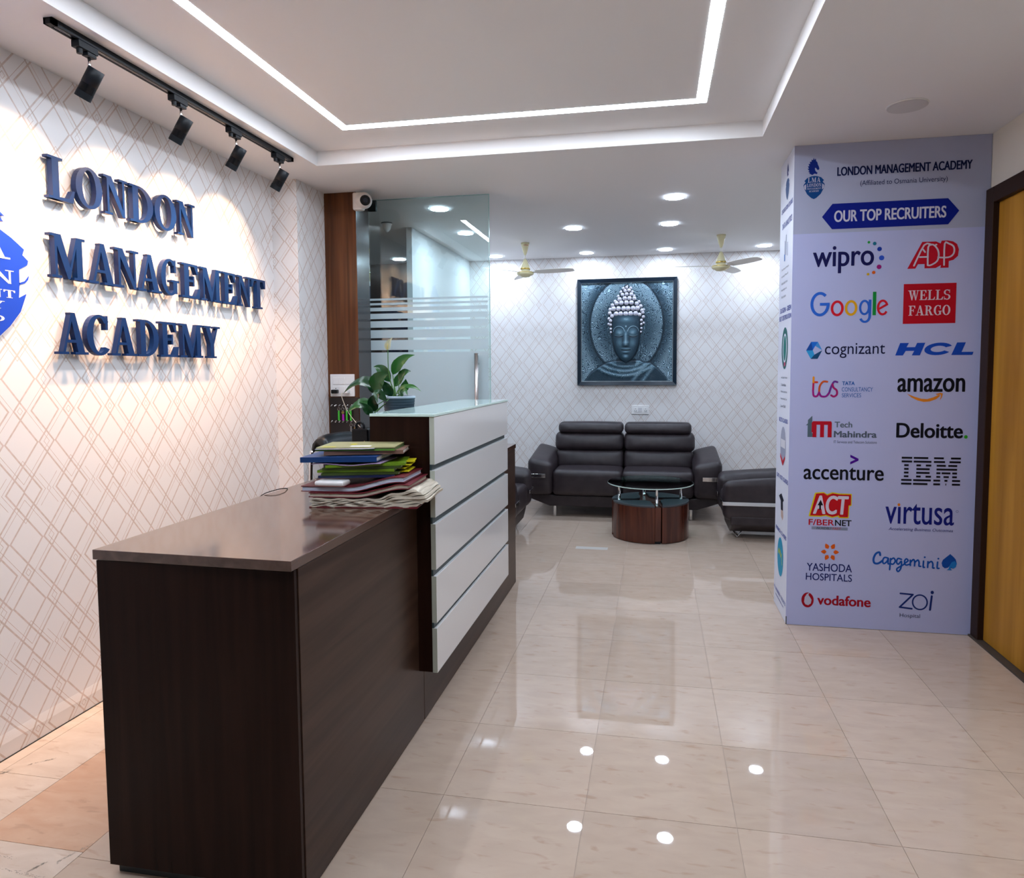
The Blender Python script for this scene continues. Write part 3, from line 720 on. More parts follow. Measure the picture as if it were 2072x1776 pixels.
# ------------------------------------------------------------------ reception desk
DX = -.966; DY1 = 4.68
dk = thing('reception_desk', 'long dark laminate reception desk with raised white-panelled counter', 'desk', (-1.28, 3.2, 0))
MB().prism([(-1.603, 1.686), (DX + .001, 1.668), (DX + .006, DY1), (-1.60, DY1)], lambda a, b_, t: (a, b_, t), .959, .988).build('worktop', W_TOP, dk, bevel=.0015)
B(-1.593, -.969, 1.688, 1.706, .034, .957).build('end_panel', W_V, dk, bevel=.001)
B(-1.593, -.99, 4.655, 4.675, .0, .957).build('end_panel', W_V, dk, bevel=.001)
B(-.986, DX, 1.706, 2.717, .004, .957).build('front_panel', W_H, dk, bevel=.001)
B(-.986, DX + .0005, 2.720, 4.675, .004, .957).build('front_panel', W_H, dk, bevel=.001)
for y_ in (1.72, 3.2, 4.6):
    for x_ in (-1.55, -1.02):
        MB().lathe([(.018, 0), (.018, .036)], (x_, y_ + .02, 0), 14).build('foot', WARM_PL, dk)
B(-1.58, -1.0, 1.72, 1.74, .036, .957).build('inner_panel', W_V, dk)
B(-1.58, -.99, 1.708, 1.720, .0, .034).build('plinth', GROOVE, dk)
# raised counter
CY0, CY1 = 2.660, 4.062
B(-1.165, -.907, CY0, CY0 + .018, .988, 1.313).build('counter_side', W_V, dk, bevel=.001)
B(-.966, -.907, CY0, CY0 + .018, .244, .988).build('counter_side', W_V, dk, bevel=.001)
B(-1.165, -.907, CY1 - .02, CY1 - .002, .988, 1.313).build('counter_side', W_V, dk, bevel=.001)
B(-.966, -.907, CY1 - .02, CY1 - .002, .244, .988).build('counter_side', W_V, dk)
B(-.930, -.907, CY0 + .018, CY1 - .02, .244, 1.313).build('counter_carcass', GROOVE, dk)
B(-1.165, -.931, CY0 + .018, CY1 - .02, 1.293, 1.313).build('counter_shelf', W_V, dk)
B(-1.165, -1.147, CY0 + .018, CY1 - .02, .988, 1.293).build('counter_back', W_V, dk)
B(-1.385, -1.166, 3.16, 3.42, 1.150, 1.166).build('inner_shelf', W_V, dk)
B(-1.385, -1.369, 3.16, 3.42, .988, 1.150).build('inner_shelf_support', W_V, dk)
zs = [(1.313, 1.117), (1.093, .898), (.871, .679), (.652, .455), (.432, .242)]
for i, (z1, z0) in enumerate(zs):
    o = B(-.9065, -.885, CY0, CY1, z0, z1).build('cladding_board', [WHITE_GLOSS, BOARD_EDGE], dk, bevel=.0012)
    for p_ in o.data.polygons:
        if abs(p_.normal.y) > .5: p_.material_index = 1
B(-.9068, -.8985, CY0 + .001, CY1 - .03, .245, 1.310).build('cladding_core', pbr('dark_teal_core', (.03, .055, .06), .4), dk)
gt_ = B(-1.163, -.882, CY0 - .006, CY1 + .004, 1.3135, 1.3255).build('counter_glass', [MINT, MINT_EDGE], dk, bevel=.002)
for p_ in gt_.data.polygons:
    if abs(p_.normal.z) < .5: p_.material_index = 1

# ------------------------------------------------------------------ things on the desk
PAGE = pbr('aged_pages', (.55, .49, .40), .8)
noisy(PAGE, (.36, .31, .24), (.66, .60, .50), (3, 3, 160), 1.6, 5, .30, .70, .6, coord='World')
PAGE_B = pbr('bluish_pages', (.55, .60, .72), .8); noisy(PAGE_B, (.40, .46, .60), (.70, .75, .85), (2, 2, 260), 1.3, 4, .35, .65, .5, coord='World')
PAGE_W = pbr('white_pages', (.75, .73, .70), .8); noisy(PAGE_W, (.45, .43, .42), (.80, .78, .75), (2, 2, 260), 1.3, 4, .35, .65, .4, coord='World')
RED = pbr('maroon_cover', (.13, .010, .018), .4)
def S01(t): t = max(0, min(1, t)); return t * t * (3 - 2 * t)
def rotf(cx, cy, ang, g=None):
    ca, sa = math.cos(ang), math.sin(ang)
    def f(x, y, z):
        if g: z = g(x, y, z)
        dx, dy = x - cx, y - cy
        return (cx + dx * ca - dy * sa, cy + dx * sa + dy * ca, z)
    return f
def ledger(label, x0, x1, y0, y1, z0, z1, ang, lift, page, cov=.003, droop=0.0, ripple=.0):
    cx, cy = (x0 + x1) / 2, (y0 + y1) / 2
    def g(x, y, z):
        t = (x - x0) / (x1 - x0); q = (z - z0) / (z1 - z0)
        return z + lift * S01((t - .45) / .5) + ripple * q * math.sin(t * 23 + (y - y0) * 40) * S01((t - .5) * 2) - droop * S01((t - .82) / .18)
    f = rotf(cx, cy, ang, g)
    t = thing('ledger', label, 'book', (cx, cy, z0))
    MB().slab(x0, x1, y0, y1, z0, z0 + cov, 24, 2, f).build('cover', RED, t, smooth=False)
    MB().slab(x0, x1, y0, y1, z1 - cov, z1, 24, 2, f).build('cover', RED, t)
    MB().slab(x0 + .004, x1 - .006, y0 + .004, y1 - .004, z0 + cov, z1 - cov, 40, 6, f).build('page_block', page, t)
    return t
# crumpled bottom ledger, its right end swollen and hanging over the edge of the desk
bl = thing('ledger', 'worn old ledger with crumpled yellowed pages at the bottom of the pile', 'book', (-1.1, 2.5, .988))
def fb(x, y, z):
    t = (x + 1.295) / .415; q = (z - .989) / .032
    dz = .036 * S01((t - .55) / .40) * q + .004 * q * math.sin(t * 31 + y * 25) * S01((t - .3) * 2)
    dx = .030 * math.sin(min(1, max(0, q)) * math.pi) * S01((t - .8) / .2) * 1.0
    ca, sa = math.cos(.09), math.sin(.09); X, Y = x + 1.1 + dx, y - 2.5
    return (-1.1 + X * ca - Y * sa, 2.5 + X * sa + Y * ca, z + dz)
MB().slab(-1.295, -.880, 2.375, 2.645, .9885, .9915, 24, 2, fb).build('cover', RED, bl)
for k in range(6):
    za = .9915 + k * .0049; j = random.uniform(-.006, .006)
    MB().slab(-1.291 + j, -.884 + j * 1.2 + (.012 if k in (2, 3) else 0), 2.379 + j * .6, 2.64, za, za + .0044, 44, 6, lambda x, y, z, k=k: (lambda p: (p[0], p[1] + .004 * math.sin(x * 90 + k), p[2] + .0022 * math.sin(x * 70 + k * 1.7)))(fb(x, y, z))).build('page_bundle', PAGE, bl)
ledger('flat cream-paged ledger with thin maroon covers, second from the bottom of the pile', -1.300, -.905, 2.385, 2.64, 1.024, 1.042, .06, .036, PAGE, ripple=.003)
ledger('maroon ledger with bluish page edges curving up to the right in the pile', -1.335, -.925, 2.395, 2.63, 1.0430, 1.065, .05, .040, PAGE_B)
pb = thing('power_bank', 'white rounded power bank lying on the maroon ledger at the pile front', 'gadget', (-1.215, 2.40, 1.066))
MB().puff(-1.270, -1.150, 2.375, 2.440, 1.0665, 1.086, .008, n=8).build('case', WHITE_PL, pb, smooth=True)
MB().puff(-1.268, -1.152, 2.377, 2.438, 1.0655, 1.0735, .0035, n=6).build('base_shell', pbr('pinkish_plastic', (.45, .22, .22), .4), pb, smooth=True)
def folder(label, x0, x1, y0, y1, z0, z1, ang, cmat, page=PAGE_W, tilt=0.0, name='file_folder'):
    cx, cy = (x0 + x1) / 2, (y0 + y1) / 2
    f = rotf(cx, cy, ang, lambda x, y, z: z + tilt * (x - x0))
    t = thing(name, label, 'file', (cx, cy, z0))
    th = min(.0016, (z1 - z0) * .2)
    MB().slab(x0, x1, y0, y1, z0, z0 + th, 6, 4, f).build('cover', cmat, t)
    MB().slab(x0, x1, y0, y1, z1 - th, z1, 6, 4, f).build('cover', cmat, t)
    MB().slab(x0, x1, y0, y0 + .0015, z0 + th, z1 - th, 6, 1, f).build('spine', cmat, t)
    MB().slab(x0 + .003, x1 - .004, y0 + .002, y1 - .003, z0 + th, z1 - th, 6, 4, f).build('page_block', page, t)
    return t
def fm(n_, c): return pbr(n_, c, .35)
OL = fm('olive_green_folder', (.045, .075, .015)); LIME = fm('lime_folder', (.14, .26, .012)); YEL = fm('yellow_tab', (.62, .55, .01)); NAVY = fm('navy_folder', (.01, .02, .08))
zc = 1.0905
lab = ['dark navy file at the bottom of the thin folders, behind the power bank', 'olive green file with a yellow tab, second of the thin folders', 'lime green file in the middle of the thin folders', 'olive file under the lilac envelope, fourth of the thin folders', 'bright yellow-green file at the top of the thin folders']
for i, (cm, dx, a) in enumerate(((NAVY, 0, .10), (OL, .010, .15), (LIME, -.004, .12), (OL, .012, .20), (LIME, .020, .26))):
    t = folder(lab[i], -1.285 + dx, -.985 + dx, 2.43, 2.645, zc, zc + .0095, a, cm, tilt=.02)
    tb = MB().slab(-1.05 + dx, -.955 + dx, 2.46 + .01 * i, 2.60, zc + .003, zc + .0062, 2, 2, rotf(-1.135 + dx, 2.5375, a, lambda x, y, z: z + .006))
    tb.build('index_tab', YEL, t)
    zc += .0108
lil = thing('envelope', 'crumpled lilac envelope poking out below the blue file', 'paper', (-1.17, 2.48, 1.146))
MB().slab(-1.295, -1.02, 2.405, 2.60, 1.1450, 1.1475, 14, 4, rotf(-1.17, 2.48, .04, lambda x, y, z: z + .0030 * math.sin((x + 1.3) * 30) + .004 * S01((x + 1.15) * 6))).build('sheet', fm('lilac_paper', (.36, .26, .44)), lil)
folder('thick royal blue file near the top of the pile', -1.345, -1.045, 2.405, 2.630, 1.153, 1.173, .10, fm('royal_blue', (.004, .040, .16)), tilt=.016)
folder('white-edged file with brown cover between the blue and top folders', -1.28, -.975, 2.46, 2.66, 1.1775, 1.1925, .22, fm('brown_cover', (.22, .12, .09)), tilt=.012)
folder('green edged folder just below the topmost cream folder', -1.305, -1.0, 2.45, 2.665, 1.1935, 1.2005, .16, fm('green_edge', (.10, .25, .04)), tilt=.006)
tf = folder('cream folder with yellow label and papers, topmost of the pile', -1.305, -1.0, 2.45, 2.665, 1.2030, 1.2075, .17, fm('olive_cream_cover', (.36, .34, .17)), tilt=.006)
fr_ = rotf(-1.1525, 2.5575, .17, lambda x, y, z: z + .006 * (x + 1.305))
MB().slab(-1.285, -1.235, 2.462, 2.482, 1.2078, 1.2082, 1, 1, fr_).build('yellow_label', YEL, tf)
MB().slab(-1.18, -1.10, 2.47, 2.50, 1.2078, 1.2084, 2, 1, fr_).build('crinkled_tape', WHITE_P, tf)
MB().slab(-1.20, -1.175, 2.545, 2.575, 1.2078, 1.2082, 1, 1, fr_).build('yellow_label', YEL, tf)
ls2 = thing('loose_sheet', 'loose lilac-white sheet slipping out of the top folder', 'paper', (-1.2, 2.44, 1.2))
MB().slab(-1.305, -1.075, 2.437, 2.60, 1.2014, 1.2024, 10, 2, rotf(-1.1525, 2.5575, .16, lambda x, y, z: z + .006 * (x + 1.305) + (.002 * S01((x + 1.12) * 20) if y < 2.45 else 0))).build('sheet', fm('pale_lilac_paper', (.62, .58, .75)), ls2)

kc = thing('thin_cable', 'thin dark cable arching over the back edge of the desk', 'cable', (-1.60, 2.62, .988))
MB().tube(smooth_path([(-1.66, 2.56, .94), (-1.615, 2.58, .986), (-1.585, 2.62, .999), (-1.575, 2.68, .998), (-1.58, 2.72, .990)], 5), .0022, 6).build('wire', BLACK, kc, smooth=True)

# black desktop box with handle behind the raised counter
bx_ = thing('black_device', 'black upright device with a loop handle behind the counter', 'device', (-1.52, 3.45, .988))
B(-1.595, -1.50, 3.40, 3.52, .9885, 1.195).build('body', BLACK_GL, bx_, bevel=.008)
hl = [(-1.588, 3.45, 1.19)] + [(-1.566 - .022 * math.cos(a), 3.45, 1.205 + .022 * math.sin(a)) for a in [k * math.pi / 8 for k in range(9)]] + [(-1.544, 3.45, 1.19)]
MB().tube(hl, .007, 8).build('handle', BLACK, bx_, smooth=True)
for k in range(3):
    MB().lathe([(.002, 3.3995), (.002, 3.398)], (-1.52, 0, 1.06 + k * .035), 8, ax='y').build('indicator', pbr('gold_dot', (.5, .35, .1), .4), bx_)

# ------------------------------------------------------------------ peace lily
PZ = 1.167; PCX, PCY = -1.283, 3.30
pl = thing('potted_peace_lily', 'peace lily with one white bloom in a ribbed grey pot', 'plant', (PCX, PCY, PZ))
prof = [(.055, PZ), (.060, PZ + .004)]
nrib = 14
for k in range(nrib * 3 + 1):
    t = k / (nrib * 3); z = PZ + .006 + t * .188; prof.append((.060 + .020 * t + .0012 * math.cos(k * 2 * math.pi / 3), z))
prof += [(.0805, PZ + .197), (.0805, PZ + .206), (.076, PZ + .207), (.074, PZ + .185), (.001, PZ + .184)]
MB().lathe(prof, (PCX, PCY, 0), 40).build('pot', pbr('slate_pot', (.035, .068, .095), .55, spec=.3), pl, smooth=True)
MB().lathe([(.0815, PZ + .1965), (.083, PZ + .199), (.083, PZ + .206), (.0755, PZ + .2085), (.0748, PZ + .2065)], (PCX, PCY, 0), 40, cap=False).build('pot_rim', pbr('pale_blue_rim', (.42, .52, .62), .4), pl, smooth=True)
MB().lathe([(.0735, PZ + .1865), (.001, PZ + .1885)], (PCX, PCY, 0), 24).build('soil', pbr('soil', (.03, .02, .012), .9), pl)
LEAF = pbr('leaf_green', (.012, .085, .018), .28)
n, l = nt(LEAF); b = n['Principled BSDF']
oi = n.new('ShaderNodeObjectInfo'); rp = n.new('ShaderNodeValToRGB')
rp.color_ramp.elements[0].color = (.004, .040, .012, 1); rp.color_ramp.elements[1].color = (.016, .115, .014, 1)
l.new(oi.outputs['Random'], rp.inputs[0]); l.new(rp.outputs[0], b.inputs['Base Color'])
STEM = pbr('stem_green', (.05, .17, .03), .4)
def leaf(base_, mid, tip, width, nrm=(0, -1, .35), fold=.25, name='leaf', mat=None, ns=14, wave=.0):
    P0, P1, P2 = Vector(base_), Vector(mid), Vector(tip); P1 = 2 * P1 - .5 * (P0 + P2)
    nr = Vector(nrm).normalized(); vs = []; fs = []; nw = 6
    for i in range(ns + 1):
        t = i / ns; p = (1 - t) ** 2 * P0 + 2 * t * (1 - t) * P1 + t * t * P2
        d = (2 * (1 - t) * (P1 - P0) + 2 * t * (P2 - P1)).normalized()
        sd_ = d.cross(nr).normalized(); up = sd_.cross(d)
        w_ = width * .5 * (math.sin(math.pi * t ** .72) ** .95 * (1 - t ** 3 * .35) * 1.06 if 0 < t < 1 else 0.001)
        for k in range(nw + 1):
            u = 2 * k / nw - 1
            vs.append(tuple(p + sd_ * w_ * u + up * (fold * w_ * abs(u) ** 1.3 + wave * w_ * math.sin(t * 14 + u * 2) * abs(u) + .05 * w_ * math.sin(t * 40 - abs(u) * 6))))
    for i in range(ns):
        for k in range(nw):
            a = i * (nw + 1) + k; fs.append((a, a + 1, a + nw + 2, a + nw + 1))
    m_ = MB().add(vs, fs); return m_.build(name, mat or LEAF, pl, smooth=True)
top = Vector((PCX, PCY, PZ + .19))
def stalk(p, r=.0022):
    q = Vector(p); s_ = top + Vector((random.uniform(-.02, .02), random.uniform(-.02, .02), -.004)) + (Vector((q.x - PCX, 0, 0)) * .12)
    m_ = s_ * .5 + q * .5 + Vector((0, 0, .018))
    MB().tube(smooth_path([s_, m_, q], 5), [r * 1.25] * 5 + [r] * 6, 6).build('stalk', STEM, pl, smooth=True)
LV = [  # base, mid, tip, width, normal
 ((-1.315, 3.30, 1.482), (-1.262, 3.29, 1.552), (-1.186, 3.28, 1.581), .056, (.3, -.8, .4)),
 ((-1.288, 3.27, 1.385), (-1.215, 3.25, 1.424), (-1.133, 3.22, 1.398), .034, (0, -.7, .8)),
 ((-1.290, 3.32, 1.450), (-1.255, 3.30, 1.490), (-1.216, 3.30, 1.499), .048, (-.2, -.8, .4)),
 ((-1.370, 3.26, 1.385), (-1.445, 3.23, 1.448), (-1.540, 3.20, 1.388), .062, (0, -.8, .7)),
 ((-1.372, 3.22, 1.330), (-1.440, 3.18, 1.338), (-1.505, 3.16, 1.292), .056, (0, -.8, .6)),
 ((-1.345, 3.34, 1.445), (-1.388, 3.34, 1.505), (-1.436, 3.34, 1.524), .060, (-.3, -.8, .4)),
 ((-1.392, 3.24, 1.398), (-1.352, 3.22, 1.462), (-1.303, 3.21, 1.484), .080, (.1, -1, .2)),
 ((-1.395, 3.27, 1.385), (-1.405, 3.27, 1.440), (-1.398, 3.28, 1.482), .058, (0, -1, .1)),
 ((-1.300, 3.25, 1.375), (-1.320, 3.23, 1.420), (-1.345, 3.23, 1.455), .050, (0, -1, .1)),
 ((-1.262, 3.31, 1.395), (-1.252, 3.31, 1.430), (-1.245, 3.30, 1.462), .042, (.2, -1, .1)),
 ((-1.365, 3.21, 1.300), (-1.375, 3.18, 1.350), (-1.345, 3.16, 1.392), .050, (.2, -1, .1)),
 ((-1.330, 3.36, 1.420), (-1.300, 3.37, 1.470), (-1.285, 3.38, 1.500), .046, (0, -1, .2)),
 ((-1.310, 3.20, 1.352), (-1.345, 3.17, 1.392), (-1.330, 3.14, 1.345), .044, (0, -.9, .6)),
 ((-1.248, 3.24, 1.370), (-1.225, 3.22, 1.405), (-1.198, 3.20, 1.378), .030, (.2, -.8, .7)),
 ((-1.375, 3.17, 1.285), (-1.395, 3.15, 1.320), (-1.430, 3.14, 1.352), .040, (0, -1, .4)),
]
for base_, mid, tip, wd, nr in LV:
    leaf(base_, mid, tip, wd, nr, wave=.12); stalk(base_)
MB().tube(smooth_path([(PCX - .03, 3.31, 1.37), (-1.336, 3.30, 1.50), (-1.334, 3.29, 1.610)], 6), .0022, 6).build('flower_stalk', STEM, pl, smooth=True)
leaf((-1.335, 3.29, 1.606), (-1.330, 3.285, 1.640), (-1.302, 3.28, 1.672), .030, (.35, -.85, 0), fold=.7, name='spathe', mat=pbr('cream_spathe', (.72, .70, .52), .4))
MB().tube([(-1.333, 3.28, 1.612), (-1.328, 3.275, 1.640)], [.0035, .0028], 8).build('spadix', pbr('spadix_yellow', (.55, .45, .15), .6), pl, smooth=True)

# ------------------------------------------------------------------ office chair behind the desk
oc = thing('office_chair', 'black leather office chair with rolled backrest and chrome arm', 'chair', (-1.865, 3.80, 0), rz=math.radians(74))
def roll_back():
    m_ = MB(); prof_ = []
    # backrest section in local YZ: front face, rolled top curling backwards
    sec = [(-.055, .56), (-.060, .80), (-.058, .95), (-.050, 1.03), (-.030, 1.068), (.0, 1.083), (.035, 1.076), (.060, 1.050), (.066, 1.020), (.055, .998), (.048, 1.012), (.040, 1.035), (.015, 1.050), (-.008, 1.040), (-.020, 1.010), (-.020, .80), (-.018, .56)]
    vs = []; N = len(sec); ny = 10
    for i in range(ny + 1):
        u = -1 + 2 * i / ny; x = .165 * u; c = 1 - .05 * abs(u) ** 4
        for y, z in sec: vs.append((x, y - .012 * u * u, .60 + (z - .56) * c * 1.03))
    fs = [(i * N + k, i * N + (k + 1) % N, (i + 1) * N + (k + 1) % N, (i + 1) * N + k) for i in range(ny) for k in range(N)]
    fs += [tuple(range(N - 1, -1, -1)), tuple(ny * N + k for k in range(N))]
    return m_.add(vs, fs)
roll_back().build('backrest', BLACK_LEATHER, oc, smooth=True, local=True)
MB().puff(-.23, .23, -.42, .02, .43, .53, .04, (0, 0, .01)).build('seat', BLACK_LEATHER, oc, smooth=True, local=True)
for sx in (-1, 1):
    MB().tube(smooth_path([(.19 * sx, .03, 1.045), (.195 * sx, .035, .95), (.20 * sx, .04, .70), (.24 * sx, -.02, .66), (.25 * sx, -.25, .66), (.25 * sx, -.34, .60), (.22 * sx, -.30, .46)], 4), .011, 10).build('arm_frame', CHROME, oc, smooth=True, local=True)
MB().tube([(0, -.2, .43), (0, -.2, .12)], .03, 16).build('gas_lift', CHROME, oc, smooth=True, local=True)
m_ = MB()
for k in range(5):
    a = 2 * math.pi * k / 5 + .3; m_.tube([(0, -.2, .12), (.28 * math.cos(a), -.2 + .28 * math.sin(a), .075)], [.025, .015], 8)
m_.build('star_base', CHROME, oc, smooth=True, local=True)
for k in range(5):
    a = 2 * math.pi * k / 5 + .3; MB().lathe([(.030, -.012), (.030, .012)], (.28 * math.cos(a), -.2 + .28 * math.sin(a), .030), 14, ax='y').build('castor', BLACK, oc, local=True)

# ------------------------------------------------------------------ sofas
def sofa(name, label, cat, loc, rz, x0, x1, ax0, ax1, seats, ztop_in, ztop_out, zseat, zstrip, zb, zback, wire, group=None, depth=.80):
    """front faces local -Y; x0..x1 seat span, ax0/ax1 outer arm limits"""
    t = thing(name, label, cat, loc, group, rz)
    D = depth
    zbase = zb + .115
    # base with chamfered ends
    MB().prism([(ax0, zbase + .045), (ax0, zbase - .035), (x0 - .03, zb), (x1 + .03, zb), (ax1, zbase - .035), (ax1, zbase + .045), (x1 - .01, zbase), (x0 + .01, zbase)],
               lambda a, b_, q: (a, q, b_), .025, D - .03).build('base', LEATHER, t, bevel=.014, seg=3, local=True)
    wseat = (x1 - x0) / seats
    for k in range(seats):
        a, b_ = x0 + k * wseat + .002, x0 + (k + 1) * wseat - .002
        MB().puff(a, b_, -.02, D - .30, zbase + .003, zseat, .045, (0, .008, .012), 10).build('seat_cushion', LEATHER, t, smooth=True, local=True)
        zt = zback
        def tilt(p): return (p.x, p.y + .20 * (p.z - zseat), p.z)
        def tiltc(p):  # sagging crease between the segments
            return (p.x, p.y + .20 * (p.z - zseat), p.z - .012 * math.cos(3.14 * (p.x - (a + b_) / 2) / wseat))
        h1 = zseat - .03 + (zt - zseat) * .42
        MB().puff(a - .015 * (k == 0), b_ + .015 * (k == seats - 1), D - .44, D - .22, zseat - .04, h1 + .01, .055, (0, .025, 0), 10, fn=tilt).build('back_cushion', LEATHER, t, smooth=True, local=True)
        h2 = zseat - .03 + (zt - zseat) * .84
        if zt - zseat > .25:
            MB().puff(a - .03 * (k == 0), b_ + .03 * (k == seats - 1), D - .45, D - .22, h1 - .008, h2, .060, (0, .03, .004), 10, fn=tilt).build('back_cushion', LEATHER, t, smooth=True, local=True)
            MB().puff(a + .005, b_ - .005, D - .475, D - .27, h2 - .012, zt, .045, (0, .01, .006), 10, fn=tilt).build('headrest', LEATHER, t, smooth=True, local=True)
    MB().box(x0, x1, D - .20, D - .05, zbase, zseat + (zback - zseat) * .6).build('back_shell', LEATHER, t, bevel=.03, seg=3, local=True)
    for sx, xi, xo in ((-1, x0, ax0), (1, x1, ax1)):
        xin = xi - sx * .006; wA = abs(xo - xin)
        def armf(p, xo=xo, xin=xin, wA=wA):
            f_ = max(0, min(1, (p.z - zbase) / (ztop_out - zbase))) ** 2
            inw = max(0, min(1, abs(p.x - xo) / wA)); back = max(0, min(1, p.y / (D - .12)))
            return (p.x, p.y, p.z + f_ * ((ztop_in - ztop_out) * back * (1 - .25 * inw) - .045 * inw ** 1.5))
        MB().puff(min(xo, xin), max(xo, xin), -.03, D - .12, zbase + .002, ztop_out, .055, (0, .012, .012), 12, fn=armf).build('armrest', LEATHER, t, smooth=True, local=True)
        m_ = MB(); m_.box(min(xo - sx * .001, xo - sx * .190), max(xo - sx * .001, xo - sx * .190), -.049, -.041, zstrip[0], zstrip[1])
        m_.box(min(xo + sx * .014, xo + sx * .004), max(xo + sx * .014, xo + sx * .004), -.046, D - .14, zstrip[0], zstrip[1])
        m_.build('chrome_strip', CHROME, t, bevel=.002, local=True)
    for sx, xx in ((-1, x0 + .010), (1, x1 - .035)):
        for yy_ in (.10, D - .12):
            if wire:
                m_ = MB(); r = .006
                m_.tube([(xx, yy_ - .05, zb + .01), (xx + sx * .05, yy_, .004), (xx + sx * .02, yy_ + .05, zb + .01)], r, 8)
                m_.tube([(xx, yy_ - .05, zb + .01), (xx - sx * .13, yy_ + .0, .006)], r, 8)
                m_.build('leg', CHROME, t, smooth=True, local=True)
            else:
                MB().box(xx - .006, xx + .022, yy_ - .03, yy_ + .03, 0, zb + .01).build('leg', CHROME, t, bevel=.003, local=True)
    return t
sofa('sofa', 'dark brown two-seat leather sofa with adjustable headrests below the picture', 'sofa', (-.318, 6.85, 0), 0, -.712, .700, -.965, .966, 2, .705, .605, .49, (.412, .452), .112, .945, False, depth=.80)
# armchairs face each other across the table
sofa('armchair', 'brown leather armchair with wire legs, right of the coffee table, half hidden by the pillar', 'armchair', (.63, 6.47, 0), math.radians(-90), -.17, .17, -.34, .34, 1, .585, .53, .40, (.315, .348), .060, .62, True, 'leather armchairs at the sides of the table', depth=.86)
sofa('armchair', 'brown leather armchair left of the sofa, mostly hidden by the reception desk', 'armchair', (-1.215, 6.10, 0), math.radians(90), -.27, .27, -.44, .44, 1, .63, .56, .43, (.33, .363), .080, .72, True, 'leather armchairs at the sides of the table', depth=.86)

# ------------------------------------------------------------------ coffee table with wedge stools
TCX, TCY, TR, TH = -.040, 6.245, .343, .335
ct = thing('coffee_table', 'round glass topped coffee table on four chrome posts over a wooden drum', 'table', (TCX, TCY, 0))
MB().lathe([(.379, .478), (.383, .482), (.383, .486), (.379, .490)], (TCX, TCY, 0), 64).build('glass_top', GLASS_T, ct, smooth=False)
MB().lathe([(.3832, .480), (.3845, .484), (.3832, .488)], (TCX, TCY, 0), 64, cap=False).build('glass_rim', MINT_EDGE, ct, smooth=True)
cuts = [math.radians(a) for a in (-78, 12, 102, 192)]   # seams between the stools
m_ = MB()
for a in cuts:
    d_ = Vector((math.cos(a), math.sin(a))); nn = Vector((-d_.y, d_.x)) * .026
    m_.prism([(TCX + nn.x, TCY + nn.y), (TCX - nn.x, TCY - nn.y), (TCX + d_.x * (TR - .004) - nn.x, TCY + d_.y * (TR - .004) - nn.y), (TCX + d_.x * (TR - .004) + nn.x, TCY + d_.y * (TR - .004) + nn.y)], lambda a_, b_, q: (a_, b_, q), .022, .318)
m_.build('cross_base', W_TABLE, ct, bevel=.002)
MB().lathe([(.10, .022), (.10, .322)], (TCX, TCY, 0), 32).build('core', W_TABLE, ct)
m_ = MB()
for a in cuts:
    d_ = Vector((math.cos(a), math.sin(a))); m_.box(TCX + d_.x * .3 - .03, TCX + d_.x * .3 + .03, TCY + d_.y * .3 - .03, TCY + d_.y * .3 + .03, 0, .022)
m_.build('foot', BLACK, ct)
for a in cuts:
    d_ = Vector((math.cos(a), math.sin(a))) * .280
    MB().lathe([(.016, .320), (.016, .326), (.0125, .327), (.0125, .468), (.015, .470), (.015, .478)], (TCX + d_.x, TCY + d_.y, 0), 20).build('post', CHROME, ct, smooth=True)
stn = ['wedge stool with black padded top tucked under the table, facing the camera left', 'wedge stool at the right side of the table drum', 'wedge stool on the sofa side of the table, right half', 'wedge stool at the left rear of the table drum']
for k in range(4):
    a0 = cuts[k - 1] if k else cuts[3] - 2 * math.pi; a1 = cuts[k]
    a0, a1 = cuts[k], cuts[(k + 1) % 4] + (2 * math.pi if k == 3 else 0)
    lbl = {0: stn[1], 1: stn[2], 2: stn[3], 3: stn[0]}[k]
    off0 = math.asin(.0285 / TR); off1 = math.asin(.036 / TR)
    am = (a0 + a1) / 2
    st = thing('wedge_stool', lbl, 'stool', (TCX + .2 * math.cos(am), TCY + .2 * math.sin(am), 0), 'wedge stools tucked under the coffee table')
    pts = [(TCX + .112 * math.cos(am), TCY + .112 * math.sin(am))]
    outer = [(TCX + TR * math.cos(a0 + off1 + (a1 - a0 - off0 - off1) * q / 30), TCY + TR * math.sin(a0 + off1 + (a1 - a0 - off0 - off1) * q / 30)) for q in range(31)]
    def inset(c_): return c_
    nn0 = Vector((-math.sin(a0), math.cos(a0))) * .029; nn1 = Vector((math.sin(a1), -math.cos(a1))) * .029
    i0 = (TCX + .11 * math.cos(a0) + nn0.x, TCY + .11 * math.sin(a0) + nn0.y); i1 = (TCX + .11 * math.cos(a1) + nn1.x, TCY + .11 * math.sin(a1) + nn1.y)
    poly_ = [i0] + outer + [i1, (TCX + .105 * math.cos(am), TCY + .105 * math.sin(am))]
    MB().prism(poly_, lambda a_, b_, q: (a_, b_, q), .006, .318).build('body', W_TABLE, st, bevel=.0012)
    # petal shaped cushion whose inner edge curls
    curl = [(TCX + .13 * math.cos(a1 - .18), TCY + .13 * math.sin(a1 - .18)), (TCX + .10 * math.cos(am + .15), TCY + .10 * math.sin(am + .15)), (TCX + .155 * math.cos(am - .35), TCY + .155 * math.sin(am - .35)), (TCX + .245 * math.cos(a0 + .25), TCY + .245 * math.sin(a0 + .25))]
    MB().prism(outer + curl, lambda a_, b_, q: (a_, b_, q), .3182, .336).build('cushion', CUSH, st, bevel=.004)

